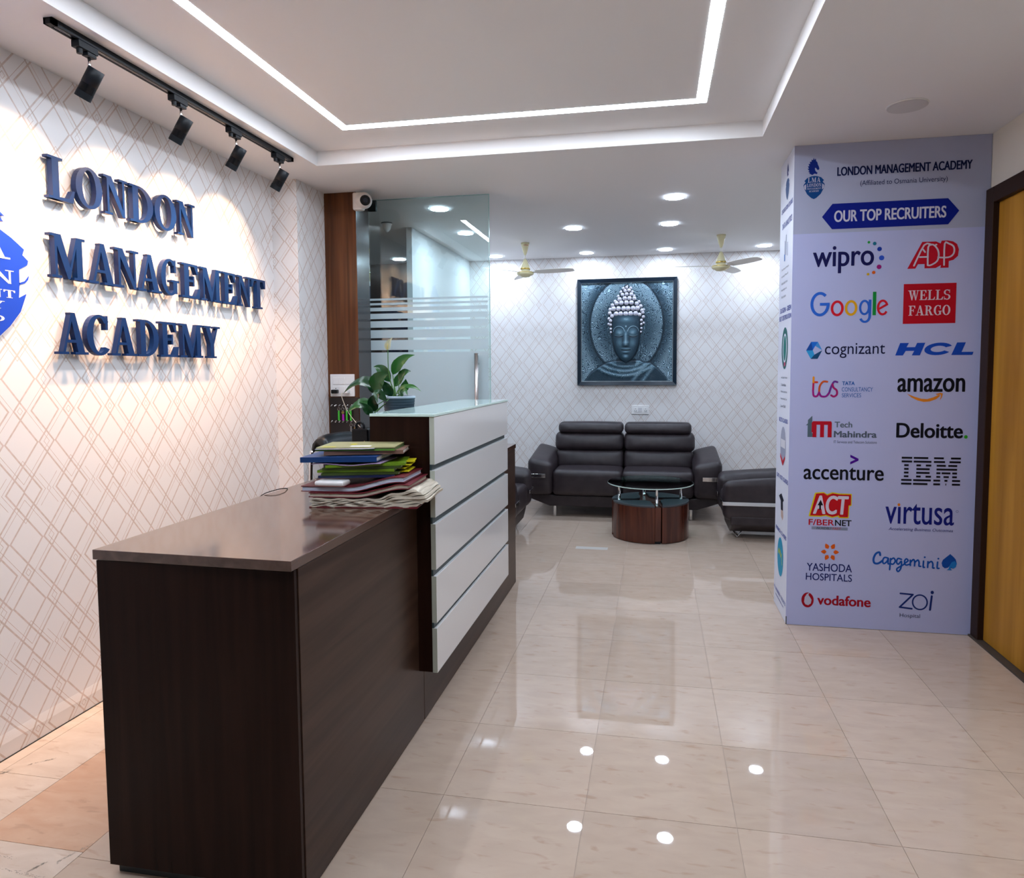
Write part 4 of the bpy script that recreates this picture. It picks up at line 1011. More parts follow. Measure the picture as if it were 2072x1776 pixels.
# ------------------------------------------------------------------ ceiling fans
def fan(x, y, label, ang):
    t = thing('ceiling_fan', label, 'fan', (x, y, H), 'cream three-blade ceiling fans')
    MB().lathe([(.042, 0), (.041, -.012), (.026, -.070), (.012, -.112), (.010, -.118)], (0, 0, 0), 24).build('canopy', CREAM, t, smooth=True, local=True)
    MB().lathe([(.009, -.105), (.009, -.175)], (0, 0, 0), 12).build('downrod', CREAM_B, t, smooth=True, local=True)
    MB().lathe([(.012, -.155), (.020, -.175), (.043, -.232), (.047, -.250)], (0, 0, 0), 24).build('lower_canopy', CREAM, t, smooth=True, local=True)
    MB().lathe([(.030, -.250), (.044, -.252), (.046, -.275), (.080, -.282), (.084, -.290), (.084, -.302), (.076, -.312), (.050, -.322), (.046, -.328), (.020, -.334), (.001, -.335)], (0, 0, 0), 32).build('motor', CREAM, t, smooth=True, local=True)
    MB().lathe([(.0482, -.248), (.0488, -.253), (.0482, -.258)], (0, 0, 0), 24, cap=False).build('brass_band', pbr('brass', (.45, .3, .06), .3, .9), t, smooth=True, local=True)
    MB().lathe([(.0845, -.288), (.0850, -.2905), (.0845, -.293)], (0, 0, 0), 32, cap=False).build('brass_band', pbr('brass', (.45, .3, .06), .3, .9), t, smooth=True, local=True)
    for k in range(3):
        a = ang + k * 2 * math.pi / 3; ca, sa = math.cos(a), math.sin(a)
        def f(r, w_, z): return (r * ca - w_ * sa, r * sa + w_ * ca, z - w_ * .22)
        vs = []; fs = []; N = 12
        for zt in (0, .003):
            for i in range(N + 1):
                r = .115 + (.50 - .115) * i / N; wd = .044 + .012 * math.sin(math.pi * i / N) - .004 * i / N
                if i == N: wd *= .72
                vs += [f(r, -wd, -.288 + zt), f(r, wd, -.288 + zt)]
        o2 = 2 * (N + 1)
        for i in range(N):
            fs += [(2 * i, 2 * i + 1, 2 * i + 3, 2 * i + 2), (o2 + 2 * i, o2 + 2 * i + 2, o2 + 2 * i + 3, o2 + 2 * i + 1), (2 * i, 2 * i + 2, o2 + 2 * i + 2, o2 + 2 * i), (2 * i + 1, o2 + 2 * i + 1, o2 + 2 * i + 3, 2 * i + 3)]
        fs += [(0, o2, o2 + 1, 1), (2 * N, 2 * N + 1, o2 + 2 * N + 1, o2 + 2 * N)]
        bl_ = MB().add(vs, fs).build('blade', CREAM_B, t, local=True)
        ar = MB().add([f(.070, -.012, -.290), f(.070, .012, -.290), f(.155, .026, -.291), f(.155, -.026, -.291), f(.070, -.012, -.286), f(.070, .012, -.286), f(.155, .026, -.2885), f(.155, -.026, -.2885)], [(0, 1, 2, 3), (4, 7, 6, 5), (0, 4, 5, 1), (2, 6, 7, 3), (1, 5, 6, 2), (0, 3, 7, 4)])
        ar.build('blade_arm', CREAM_B, bl_, local=True)
    return t
f1 = fan(-1.268, 6.70, 'cream ceiling fan with red mark on its canopy, beside the glass door', math.radians(-10))
m_ = MB()
for k in range(6):
    a = math.radians(-100 + k * 12 + (2 if k % 2 else 0)); r0 = .0385
    m_.poly([(r0 * math.cos(a), r0 * math.sin(a), -.030), (r0 * math.cos(a + .14), r0 * math.sin(a + .14), -.030), ((r0 + .0012) * math.cos(a + .14), (r0 + .0012) * math.sin(a + .14), -.022), ((r0 + .0012) * math.cos(a), (r0 + .0012) * math.sin(a), -.022 - .002 * (k % 2))])
m_.build('red_mark', pbr('red_print', (.5, .02, .02), .4), f1, local=True)
f2 = fan(.596, 6.70, 'cream ceiling fan with raised blades, left of the printed pillar', math.radians(186))

# ------------------------------------------------------------------ wall socket
ws = thing('wall_socket', 'white double socket plate on the wallpaper above the sofa', 'socket', (-.163, YB, 1.06))
B(-.258, -.068, YB - .012, YB - .001, 1.012, 1.108).build('plate', WHITE_PL, ws, bevel=.003)
for x_ in (-.235, -.125):
    so_ = B(x_, x_ + .042, YB - .0145, YB - .011, 1.035, 1.085).build('socket', WHITE_PL, ws, bevel=.001)
    m_ = MB()
    for dx, dz in ((.021, .036), (.011, .018), (.031, .018), (.014, .008), (.028, .008)):
        m_.lathe([(.0035, YB - .0152), (.0035, YB - .0144)], (x_ + dx, 0, 1.035 + dz), 8, ax='y')
    m_.build('pin_holes', BLACK, so_)
B(-.184, -.142, YB - .0145, YB - .011, 1.035, 1.085).build('switch', pbr('grey_switch', (.62, .60, .62), .35), ws, bevel=.001)

# ------------------------------------------------------------------ framed relief picture
PX0, PX1, PZ0, PZ1 = -.857, .226, 1.333, 2.504
pic = thing('framed_picture', 'large framed blue-silver embossed portrait of a meditating figure with curled hair', 'picture', ((PX0 + PX1) / 2, YB, PZ0))
NAVYF = pbr('navy_frame', (.006, .015, .028), .3, spec=.3)
def frame_ring(x0, x1, z0, z1, wd, ya, yb, mat, name):
    for k in range(4):
        m_ = MB()
        if k == 0: q = [(x0, z1), (x1, z1), (x1 - wd, z1 - wd), (x0 + wd, z1 - wd)]
        elif k == 1: q = [(x0, z0), (x1, z0), (x1 - wd, z0 + wd), (x0 + wd, z0 + wd)]
        elif k == 2: q = [(x0, z0), (x0, z1), (x0 + wd, z1 - wd), (x0 + wd, z0 + wd)]
        else: q = [(x1, z0), (x1, z1), (x1 - wd, z1 - wd), (x1 - wd, z0 + wd)]
        # outer edge stands prouder than the inner edge
        vs = [(q[0][0], ya, q[0][1]), (q[1][0], ya, q[1][1]), (q[2][0], ya + .014, q[2][1]), (q[3][0], ya + .014, q[3][1])] + [(a, yb, b_) for a, b_ in q]
        m_.add(vs, [(0, 1, 2, 3), (7, 6, 5, 4), (0, 4, 5, 1), (1, 5, 6, 2), (2, 6, 7, 3), (3, 7, 4, 0)])
        m_.build(name, mat, pic)
frame_ring(PX0, PX1, PZ0, PZ1, .040, YB - .045, YB - .001, NAVYF, 'frame_rail')
frame_ring(PX0 + .040, PX1 - .040, PZ0 + .040, PZ1 - .040, .007, YB - .034, YB - .004, pbr('silver_slip', (.45, .47, .48), .3, .8), 'inner_slip')
RX0, RX1, RZ0, RZ1 = PX0 + .046, PX1 - .046, PZ0 + .046, PZ1 - .046
# relief in picture units taken from the artwork (x 165..1460, y 225..1585 downwards)
nx_, nz_ = 260, 272
X, Y = np.meshgrid(np.linspace(165, 1460, nx_), np.linspace(1585, 225, nz_))
def sm(a, b_, v):
    t = np.clip((v - a) / (b_ - a), 0, 1); return t * t * (3 - 2 * t)
hgt = np.zeros_like(X); shade = np.full_like(X, .50)
hal = np.sqrt(((X - 810) / 520) ** 2 + ((Y - 810) / 640) ** 2)
hgt += 6 * (1 - sm(.985, 1.0, hal)); 
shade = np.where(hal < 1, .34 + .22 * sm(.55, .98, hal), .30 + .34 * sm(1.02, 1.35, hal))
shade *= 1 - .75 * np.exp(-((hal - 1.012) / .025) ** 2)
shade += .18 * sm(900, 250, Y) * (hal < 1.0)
def body(inside, dist, top_h, base_shade):
    pass
# shoulders and robe
sh = np.interp(X, [165, 225, 300, 430, 530, 620, 1000, 1060, 1150, 1260, 1360, 1400, 1460], [1640, 1560, 1460, 1375, 1320, 1300, 1290, 1325, 1325, 1410, 1520, 1590, 1640])
rb = sm(0, 26, Y - sh)
fold = np.zeros_like(X)
for (cx, cy, r0, amp) in ((800, 900, 430, 1), (800, 900, 485, 1), (780, 860, 590, 1.2), (770, 820, 690, 1.2)):
    rr_ = np.sqrt(((X - cx) * (1.0)) ** 2 + ((Y - cy) * 1.0) ** 2); fold += amp * np.exp(-((rr_ - r0) / 24) ** 2)
diag = ((X - 1000) * .78 + (Y - 1400) * .62)
dl = np.zeros_like(X)
for off in (-70, 40, 150): 
    dl += np.exp(-((diag - off) / 26) ** 2) * sm(900, 1000, X + (Y - 1350) * .4)
fold = np.clip(fold + dl, 0, 1.3)
hgt = np.where(rb > 0, hgt * (1 - rb) + rb * (16 + 12 * fold), hgt)
shade = shade * (1 - rb) + rb * (.30 + .30 * fold)
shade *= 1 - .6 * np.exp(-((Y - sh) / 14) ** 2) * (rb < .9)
# neck
nk = sm(0, 25, 150 - np.abs(X - 805)) * sm(1180, 1230, Y) * (1 - sm(1330, 1400, Y - 0 * X))
hgt = np.maximum(hgt, nk * (20 + 7 * np.sin((Y - 1240) / 13.0)))
shade = np.where(nk > .5, .24 + .16 * np.sin((Y - 1240) / 13.0), shade)
# hair cap
capw = np.interp(Y, [255, 300, 350, 400, 450, 480, 520, 600, 700, 800, 900, 940], [25, 75, 100, 120, 150, 185, 215, 255, 262, 262, 235, 215])
hc = sm(0, 22, capw - np.abs(X - 808)) * (Y > 250) * (Y < 940)
hgt = np.maximum(hgt, hc * 26); shade = np.where(hc > .3, .10, shade)
# ears
for sx in (-1, 1):
    ex = 805 + sx * np.interp(Y, [820, 880, 1000, 1100, 1200, 1270], [245, 245, 222, 214, 205, 195]); ew = np.interp(Y, [815, 850, 950, 1050, 1120, 1200, 1270], [6, 26, 20, 16, 30, 32, 6])
    er = sm(0, 12, ew - np.abs(X - ex)) * (Y > 815) * (Y < 1275)
    hgt = np.maximum(hgt, er * 26); shade = np.where(er > .4, .50 - .25 * np.exp(-((X - ex) / 7) ** 2), shade)
# face
fw = np.interp(Y, [690, 740, 850, 950, 1050, 1130, 1200, 1260, 1300, 1330], [200, 202, 205, 200, 190, 170, 140, 100, 60, 8])
u = (X - 805) / np.maximum(fw, 1); fi = (np.abs(u) < 1) & (Y > 676) & (Y < 1328)
fh = np.sqrt(np.clip(1 - u ** 2, 0, 1)) * np.interp(Y, [700, 760, 1000, 1200, 1290, 1328], [.86, 1, 1, .92, .7, .25])
F = 30 + 42 * fh
fs_ = .15 + .34 * fh
def bump(cx, cy, rx, ry, a, p=2):
    return a * np.exp(-(((X - cx) / rx) ** 2 + ((Y - cy) / ry) ** 2))
fs_ *= .92
for sx in (-1, 1):
    F += bump(805 + sx * 100, 915, 56, 42, 13); F -= bump(805 + sx * 100, 962, 60, 9, 9); F += bump(805 + sx * 95, 1060, 55, 60, 7)
    fs_ += bump(805 + sx * 95, 915, 50, 36, .30) + bump(805 + sx * 95, 1060, 45, 50, .18)
    # eyelid line, lashes, brow
    lid = np.exp(-((Y - (968 + 10 * np.cos((X - (805 + sx * 103)) / 40.0) - 4)) / 7.5) ** 2) * (np.abs(X - (805 + sx * 103)) < 55)
    fs_ = fs_ * (1 - .95 * lid)
    rim = np.exp(-((Y - (950 + 12 * np.cos((X - (805 + sx * 103)) / 40.0) - 4)) / 5) ** 2) * (np.abs(X - (805 + sx * 103)) < 62); fs_ += .35 * rim; F += 4 * rim
    br = np.sqrt(((X - (805 + sx * 103)) / 78) ** 2 + ((Y - 900) / 74) ** 2)
    brm = np.exp(-((br - 1) / .05) ** 2) * (Y < 900); fs_ += .50 * brm; F += 6 * brm
    fs_ -= .18 * np.exp(-((br - .90) / .05) ** 2) * (Y < 905)
    F += bump(805 + sx * 30, 1062, 15, 20, 12)
    fs_ -= bump(805 + sx * 46, 1000, 14, 70, .18)
nose = np.exp(-((X - 802) / np.interp(Y, [880, 1060, 1100], [11, 22, 26])) ** 2) * sm(870, 960, Y) * (1 - sm(1085, 1108, Y))
F += 24 * nose; fs_ += .30 * nose
F += bump(802, 1062, 30, 24, 12); fs_ -= .35 * np.exp(-((Y - 1104) / 8) ** 2 - ((X - 802) / 38) ** 2)
F += bump(805, 1142, 50, 10, 8) + bump(805, 1182, 40, 14, 10) - 6 * np.exp(-((Y - 1160 + np.abs(X - 805) * .06) / 5) ** 2) * (np.abs(X - 805) < 66)
fs_ += bump(805, 1142, 46, 8, .16) + bump(805, 1180, 34, 10, .26); fs_ -= .5 * np.exp(-((Y - 1160 + np.abs(X - 805) * .10) / 5) ** 2) * (np.abs(X - 805) < 68)
fs_ -= .3 * np.exp(-((Y - 1206) / 7) ** 2 - ((X - 805) / 34) ** 2)
F += bump(800, 1250, 40, 28, 10); fs_ += bump(800, 1240, 34, 24, .28) + bump(805, 728, 60, 26, .30) + bump(803, 828, 9, 10, .6)
F += bump(803, 828, 10, 11, 9)
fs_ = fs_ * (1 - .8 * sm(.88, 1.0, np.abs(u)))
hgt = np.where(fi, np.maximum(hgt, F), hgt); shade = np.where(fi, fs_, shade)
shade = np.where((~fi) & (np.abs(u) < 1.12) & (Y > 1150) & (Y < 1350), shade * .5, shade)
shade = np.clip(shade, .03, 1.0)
S3 = (RX1 - RX0) / 1295.0
verts = np.stack([RX0 + (X - 165) * S3, YB - .012 - hgt * .00034, RZ0 + (1585 - Y) / 1360.0 * (RZ1 - RZ0)], -1).reshape(-1, 3)
off = Vector(pic.location)
me = bpy.data.meshes.new('relief_panel')
fcs = [(j * nx_ + i, j * nx_ + i + 1, (j + 1) * nx_ + i + 1, (j + 1) * nx_ + i) for j in range(nz_ - 1) for i in range(nx_ - 1)]
me.from_pydata([(a - off.x, b_ - off.y, c - off.z) for a, b_, c in verts.tolist()], [], fcs)
me.polygons.foreach_set('use_smooth', [True] * len(me.polygons))
ca_ = me.color_attributes.new('paint', 'FLOAT_COLOR', 'POINT')
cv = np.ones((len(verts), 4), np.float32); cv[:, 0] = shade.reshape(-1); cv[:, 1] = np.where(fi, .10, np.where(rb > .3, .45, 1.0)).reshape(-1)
ca_.data.foreach_set('color', cv.reshape(-1))
RM = pbr('embossed_silver_blue', (.3, .4, .5), .36, .35)
n, l = nt(RM); b = n['Principled BSDF']
at = n.new('ShaderNodeAttribute'); at.attribute_name = 'paint'
g = n.new('ShaderNodeNewGeometry')
no = n.new('ShaderNodeTexVoronoi'); no.feature = 'SMOOTH_F1'; no.inputs['Scale'].default_value = 11.0; no.inputs['Smoothness'].default_value = .25
dn = n.new('ShaderNodeTexNoise'); dn.inputs['Scale'].default_value = 26.0; dn.inputs['Detail'].default_value = 1.0
vm = n.new('ShaderNodeVectorMath'); vm.operation = 'SCALE'; vm.inputs['Scale'].default_value = .035; va = n.new('ShaderNodeVectorMath'); va.operation = 'ADD'
l.new(g.outputs['Position'], dn.inputs[0]); l.new(dn.outputs['Color'], vm.inputs[0]); l.new(vm.outputs[0], va.inputs[0]); l.new(g.outputs['Position'], va.inputs[1]); l.new(va.outputs[0], no.inputs['Vector'])
mu = n.new('ShaderNodeMath'); mu.operation = 'MULTIPLY'; mu.inputs[1].default_value = 72.0; l.new(no.outputs['Distance'], mu.inputs[0])
si = n.new('ShaderNodeMath'); si.operation = 'SINE'; l.new(mu.outputs[0], si.inputs[0])
mr = n.new('ShaderNodeMapRange'); mr.inputs['From Min'].default_value = .45; mr.inputs['From Max'].default_value = 1.0; mr.inputs['To Min'].default_value = .72; mr.inputs['To Max'].default_value = 1.75; l.new(si.outputs[0], mr.inputs[0])
sc3 = n.new('ShaderNodeSeparateColor'); l.new(at.outputs['Color'], sc3.inputs[0])
mxa = n.new('ShaderNodeMix'); mxa.data_type = 'FLOAT'; mxa.inputs[2].default_value = 1.0; l.new(sc3.outputs['Green'], mxa.inputs[0]); l.new(mr.outputs[0], mxa.inputs[3])
m1 = n.new('ShaderNodeMath'); m1.operation = 'MULTIPLY'; l.new(sc3.outputs['Red'], m1.inputs[0]); l.new(mxa.outputs[0], m1.inputs[1])
rp = n.new('ShaderNodeValToRGB'); e = rp.color_ramp.elements
e[0].position = 0; e[0].color = (.002, .009, .018, 1); e[1].position = 1; e[1].color = (.50, .70, .82, 1); q = e.new(.36); q.color = (.013, .040, .066, 1); q = e.new(.62); q.color = (.080, .165, .225, 1)
l.new(m1.outputs[0], rp.inputs[0]); l.new(rp.outputs[0], b.inputs['Base Color'])
bu = n.new('ShaderNodeBump'); bu.inputs['Strength'].default_value = .35; bu.inputs['Distance'].default_value = .002
mb3 = n.new('ShaderNodeMath'); mb3.operation = 'MULTIPLY'; l.new(si.outputs[0], mb3.inputs[0]); l.new(sc3.outputs['Green'], mb3.inputs[1])
l.new(mb3.outputs[0], bu.inputs['Height']); l.new(bu.outputs[0], b.inputs['Normal'])
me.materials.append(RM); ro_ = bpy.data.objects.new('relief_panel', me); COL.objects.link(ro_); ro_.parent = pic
CURL = pbr('silver_lilac_curl', (.50, .50, .58), .45, .2); noisy(CURL, (.26, .27, .34), (.74, .72, .82), (1, 1, 1), 3.2, 3, .36, .60, .5)
curls = [(x, 652, 37) for x in (662, 727, 800, 870, 940)] + [(605, 680, 30), (995, 668, 28)] + [(x, 580, 36) for x in (625, 695, 770, 832, 905, 965)] + [(580, 590, 26), (1030, 610, 28), (1055, 600, 18)] + \
 [(670, 505, 32), (735, 500, 34), (810, 500, 35), (880, 500, 34), (955, 515, 31), (610, 532, 28), (1010, 552, 29)] + [(650, 478, 24), (712, 452, 32), (785, 440, 33), (852, 440, 33), (920, 445, 30), (985, 492, 24)] + \
 [(692, 408, 20), (752, 388, 27), (812, 382, 29), (878, 384, 29), (918, 408, 20)] + [(730, 350, 22), (790, 335, 26), (845, 330, 27), (892, 350, 20)] + [(765, 302, 20), (812, 290, 23), (868, 300, 22), (822, 270, 12)] + \
 [(572, 640, 28), (560, 715, 22), (582, 745, 24), (555, 790, 18), (583, 803, 20), (587, 858, 18), (589, 905, 15), (1042, 640, 24), (1050, 700, 24), (1022, 745, 22), (1055, 782, 18), (1022, 800, 19), (1021, 855, 17), (1016, 905, 15)]
cme = None
for (x_, y_, r_) in curls:
    if cme is None:
        pf = [(1.0, 0), (.97, .25), (.82, .58), (.55, .82), (.25, .95), (.02, 1.0)]
        m_ = MB().lathe([(a, -b_) for a, b_ in pf], (0, 0, 0), 14, ax='y', cap=False)
        o = m_.build('hair_curl', CURL, pic, smooth=True, local=True); cme = o.data
    else:
        o = bpy.data.objects.new('hair_curl', cme); COL.objects.link(o); o.parent = pic
    rr2 = r_ * S3 * .98
    o.scale = (rr2, rr2 * .75, rr2 * 1.05)
    o.location = Vector((RX0 + (x_ - 165) * S3, YB - .012 - 24 * .00034, RZ0 + (1585 - y_) / 1360.0 * (RZ1 - RZ0))) - off

# ------------------------------------------------------------------ printed vinyl on the pillar
YF = 4.149
bn = thing('pillar_banner', 'tall printed vinyl wrap with company logos on the square pillar', 'banner', (1.26, YF, 0))
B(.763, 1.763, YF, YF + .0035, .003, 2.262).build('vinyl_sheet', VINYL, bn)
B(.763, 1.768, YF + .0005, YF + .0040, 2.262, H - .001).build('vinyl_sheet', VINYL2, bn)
B(.763, .7665, YF + .0041, 4.566, .003, H - .001).build('vinyl_sheet', VINYL_S, bn)
B(.762, .7668, YF - .001, YF + .0005, .003, .05).build('corner_tape', GROOVE, bn)
def front(a, z, lift=0): return (a, YF - .0008 - lift * .0005, z)
def side(a, z, lift=0): return (.763 - .0008 - lift * .0005, a, z)
def ptext(txt, box, mat, name='printed_text', off_=0.0, shear=0.0, lift=0, pl_=front, label=None, space=1.0, parent=None, xs_=None):
    cu = bpy.data.curves.new('t', 'FONT'); cu.body = txt; cu.shear = shear; cu.resolution_u = 5; cu.space_character = space
    ob = bpy.data.objects.new('t', cu)
    COL.objects.link(ob); bpy.context.view_layer.update()
    me_ = bpy.data.meshes.new_from_object(ob.evaluated_get(bpy.context.evaluated_depsgraph_get()))
    vs = np.array([v.co[:] for v in me_.vertices]); x0, x1, z0, z1 = box
    mn, mxx = vs.min(0), vs.max(0)
    A = x0 + (vs[:, 0] - mn[0]) / (mxx[0] - mn[0]) * (x1 - x0); Z = z0 + (vs[:, 1] - mn[1]) / (mxx[1] - mn[1]) * (z1 - z0)
    o3 = bn.location
    m_ = MB(); fs_ = [tuple(p_.vertices) for p_ in me_.polygons]
    hb = off_ * 1.0 * (z1 - z0); sg = 1 if x1 > x0 else -1
    shifts = [(0, 0)] if off_ <= 0 else [(-hb, 0), (hb, 0), (0, hb * .6), (0, -hb * .6), (-hb * .7, hb * .45), (hb * .7, hb * .45), (-hb * .7, -hb * .45), (hb * .7, -hb * .45)]
    if off_ > 0: A = x0 + sg * hb + (A - x0) * ((x1 - x0) - 2 * sg * hb) / (x1 - x0); Z = z0 + hb * .6 + (Z - z0) * ((z1 - z0) - 1.2 * hb) / (z1 - z0)
    for i_, (dx_, dz_) in enumerate(shifts):
        m_.add([tuple(pl_(a + dx_, z + dz_, lift + i_ * .06)) for a, z in zip(A, Z)], fs_)
    bpy.data.objects.remove(ob); bpy.data.curves.remove(cu); bpy.data.meshes.remove(me_)
    r = m_.build(name, mat, parent or bn)
    if label: r['label'] = label
    return r
def ppoly(polys, mat, name='printed_logo', lift=0, pl_=front, label=None):
    m_ = MB()
    for i_, p_ in enumerate(polys): m_.poly([pl_(a, z, lift + (i_ % 40) * .02) for a, z in p_])
    r = m_.build(name, mat, bn)
    if label: r['label'] = label
    return r
def boxp(b_): return [(b_[0], b_[2]), (b_[1], b_[2]), (b_[1], b_[3]), (b_[0], b_[3])]
def ell(cx, cz, rx, rz, n=24): return [(cx + rx * math.cos(2 * math.pi * k / n), cz + rz * math.sin(2 * math.pi * k / n)) for k in range(n)]
def ringp(cx, cz, rx, rz, ix, iz, a0=0, a1=360, n=28): return arcband(cx, cz, rx, rz, ix, iz, a0, a1, n)
def stroke(pts, w_, b_=None):
    """stroked polyline as quads with round joints"""
    out = []; P = [Vector(p_) for p_ in pts]
    for i in range(len(P) - 1):
        d_ = (P[i + 1] - P[i]);
        if d_.length < 1e-6: continue
        d_.normalize(); nn = Vector((-d_.y, d_.x)) * w_ / 2
        out.append([tuple(P[i] + nn), tuple(P[i] - nn), tuple(P[i + 1] - nn), tuple(P[i + 1] + nn)])
    for p_ in P: out.append(ell(p_.x, p_.y, w_ / 2, w_ / 2, 10))
    return out
def inbox(b_, pts): return [(b_[0] + (b_[1] - b_[0]) * x, b_[2] + (b_[3] - b_[2]) * y) for x, y in pts]
def spl(pts, k=6): return [(q.x, q.y) for q in smooth_path([(a, b_, 0) for a, b_ in pts], k)]
BN = {'title': (0.99, 1.675, 2.573, 2.622), 'aff': (1.112, 1.554, 2.507, 2.542), 'top': (0.979, 1.553, 2.32, 2.384), 'horse': (0.83, 0.898, 2.586, 2.682), 'crest': (0.813, 0.926, 2.453, 2.581), 'wipro': (0.871, 1.193, 2.036, 2.188), 'adp': (1.365, 1.622, 2.049, 2.196), 'wells': (1.373, 1.588, 1.876, 1.93), 'fargo': (1.378, 1.589, 1.792, 1.846), 'wfbox': (1.35, 1.616, 1.747, 1.966), 'G': (0.863, 0.966, 1.797, 1.935), 'o1': (0.972, 1.041, 1.796, 1.885), 'o2': (1.046, 1.113, 1.797, 1.885), 'g': (1.121, 1.185, 1.756, 1.885), 'l': (1.192, 1.21, 1.798, 1.928), 'e': (1.214, 1.275, 1.796, 1.884), 'coghex': (0.845, 0.932, 1.557, 1.654), 'cog': (0.946, 1.263, 1.561, 1.644), 'hcl': (1.316, 1.712, 1.572, 1.641), 'tcs': (0.88, 1.022, 1.34, 1.457), 'tata': (1.042, 1.109, 1.407, 1.428), 'cons': (1.041, 1.205, 1.371, 1.395), 'serv': (1.042, 1.144, 1.338, 1.361), 'amazon': (1.332, 1.677, 1.368, 1.446), 'tmt': (0.852, 0.907, 1.11, 1.232), 'tmm': (0.884, 0.992, 1.109, 1.201), 'tech': (1.007, 1.101, 1.166, 1.199), 'mah': (1.004, 1.232, 1.109, 1.146), 'its': (1.004, 1.233, 1.076, 1.091), 'deloitte': (1.333, 1.674, 1.111, 1.195), 'acc': (0.845, 1.274, 0.864, 0.937), 'gt': (1.095, 1.139, 0.955, 1.011), 'ibm': (1.362, 1.668, 0.847, 1.004), 'act': (0.878, 1.111, 0.645, 0.791), 'fib': (0.878, 1.11, 0.598, 0.633), 'inc': (0.922, 1.055, 0.575, 0.589), 'virt': (1.288, 1.644, 0.621, 0.738), 'accel': (1.308, 1.641, 0.579, 0.601), 'reg': (1.652, 1.665, 0.693, 0.711), 'flower': (0.948, 1.047, 0.388, 0.5), 'yash': (0.873, 1.119, 0.329, 0.375), 'hosp': (0.869, 1.12, 0.274, 0.316), 'cap': (1.227, 1.58, 0.344, 0.458), 'spade': (1.588, 1.666, 0.368, 0.46), 'vo': (0.847, 0.915, 0.11, 0.199), 'voda': (0.934, 1.224, 0.13, 0.19), 'zoi': (1.374, 1.552, 0.13, 0.244), 'hospital': (1.379, 1.486, 0.078, 0.106)}
I_NAVY = ink(20, 30, 95); I_DK = ink(12, 14, 26); I_BLUE = ink(22, 50, 165); I_LIL = ink(190, 190, 215); I_RED = ink(200, 16, 40)
ptext('LONDON MANAGEMENT ACADEMY', BN['title'], ink(10, 24, 74), off_=.035, label='dark blue heading lettering')
ptext('(Affiliated to Osmania University)', BN['aff'], ink(30, 40, 90), label='small subheading in brackets')
ppoly([[(0.915, 2.352), (0.969, 2.422), (1.56, 2.423), (1.617, 2.354), (1.564, 2.283), (0.969, 2.282)]], ink(8, 30, 140), 'arrow_plate', label='blue double-pointed arrow shape')
ptext('OUR TOP RECRUITERS', BN['top'], ink(215, 215, 235), off_=.030, lift=1, label='white capitals on the blue arrow shape')
def crest(pl_, hb, cb, sc_=1):
    ppoly([inbox(hb, HORSE)], ink(16, 42, 130), 'horse_emblem', pl_=pl_)
    ppoly([inbox(cb, [(.04, .80), (.18, .93), (.36, .985), (.5, 1), (.64, .985), (.82, .93), (.96, .80), (.90, .74), (1, .62), (.95, .45), (.82, .22), (.62, .05), (.5, 0), (.38, .05), (.18, .22), (.05, .45), (0, .62), (.10, .74)])], ink(14, 70, 135), 'shield_emblem', pl_=pl_)
crest(front, BN['horse'], BN['crest'])
cb = BN['crest']
for wd, a, z0, z1 in (('LMA', .30, .72, .93), ('LONDON', .34, .53, .68), ('MANAGEMENT', .32, .42, .49), ('ACADEMY', .24, .31, .38)):
    cx = (cb[0] + cb[1]) / 2; W_ = cb[1] - cb[0]
    ppoly(slab_word(wd, cx - a * W_, cx + a * W_, cb[2] + z0 * (cb[3] - cb[2]), cb[2] + z1 * (cb[3] - cb[2]), .08), I_LIL, 'emblem_lettering', lift=1)
ppoly([inbox(cb, [(.03, .60), (.12, .66), (.13, .40), (.05, .46)]), inbox(cb, [(.88, .66), (.97, .60), (.95, .46), (.87, .40)])], I_LIL, 'emblem_notch', lift=1)
ptext('wipro', BN['wipro'], ink(20, 22, 84), off_=.016, label='dark blue lower-case lettering')
for (c_, r), cc_ in zip([((1.164, 2.202), 0.0072), ((1.194, 2.194), 0.0096), ((1.22, 2.163), 0.0121), ((1.232, 2.114), 0.0137), ((1.22, 2.065), 0.0125), ((1.193, 2.035), 0.0092), ((1.164, 2.026), 0.0072)], [(40, 160, 70), (30, 120, 150), (25, 60, 170), (45, 85, 205), (160, 25, 120), (225, 100, 25), (225, 180, 20)]):
    ppoly([ell(c_[0], c_[1], r, r, 16)], ink(*cc_), 'coloured_dot')
b_ = BN['adp']
adp_out = [(0, 0), (.16, 0), (.21, .16), (.34, .16), (.34, 0), (.56, 0), (.66, .10), (.65, 0), (.81, 0), (.81, .24), (.90, .28), (.985, .42), (1, .66), (.96, .86), (.88, .96), (.78, 1), (.66, 1), (.64, .90), (.55, .98), (.28, .98)]
ppoly([inbox(b_, adp_out)], ink(196, 18, 44), label='red outlined three letter logo')
W = b_[1] - b_[0]; HH = b_[3] - b_[2]
ad = []
for q in ([(.13, .11), (.32, .86), (.46, .86), (.40, .78), (.40, .11)], [(.24, .42), (.40, .42)], [(.40, .11), (.46, .11), (.58, .25), (.61, .48), (.58, .70), (.50, .86), (.42, .86)], [(.55, .86), (.56, .86)], [(.72, .10), (.72, .88), (.80, .88), (.89, .78), (.91, .60), (.88, .46), (.80, .38), (.66, .38), (.60, .40)], [(.30, .70), (.34, .60)]):
    ad += stroke(inbox(b_, spl(q, 3) if len(q) > 4 else q), .0085)
ppoly(ad, ink(215, 205, 225), 'inline_stroke', lift=1)
ppoly([boxp(BN['wfbox'])], ink(190, 12, 36), 'red_square')
ppoly(slab_word('WELLS', *BN['wells'], .04), ink(225, 205, 220), 'printed_text', lift=1, label='pale serif capitals on the red square')
ppoly(slab_word('FARGO', *BN['fargo'], .04), ink(225, 205, 220), 'printed_text', lift=1)
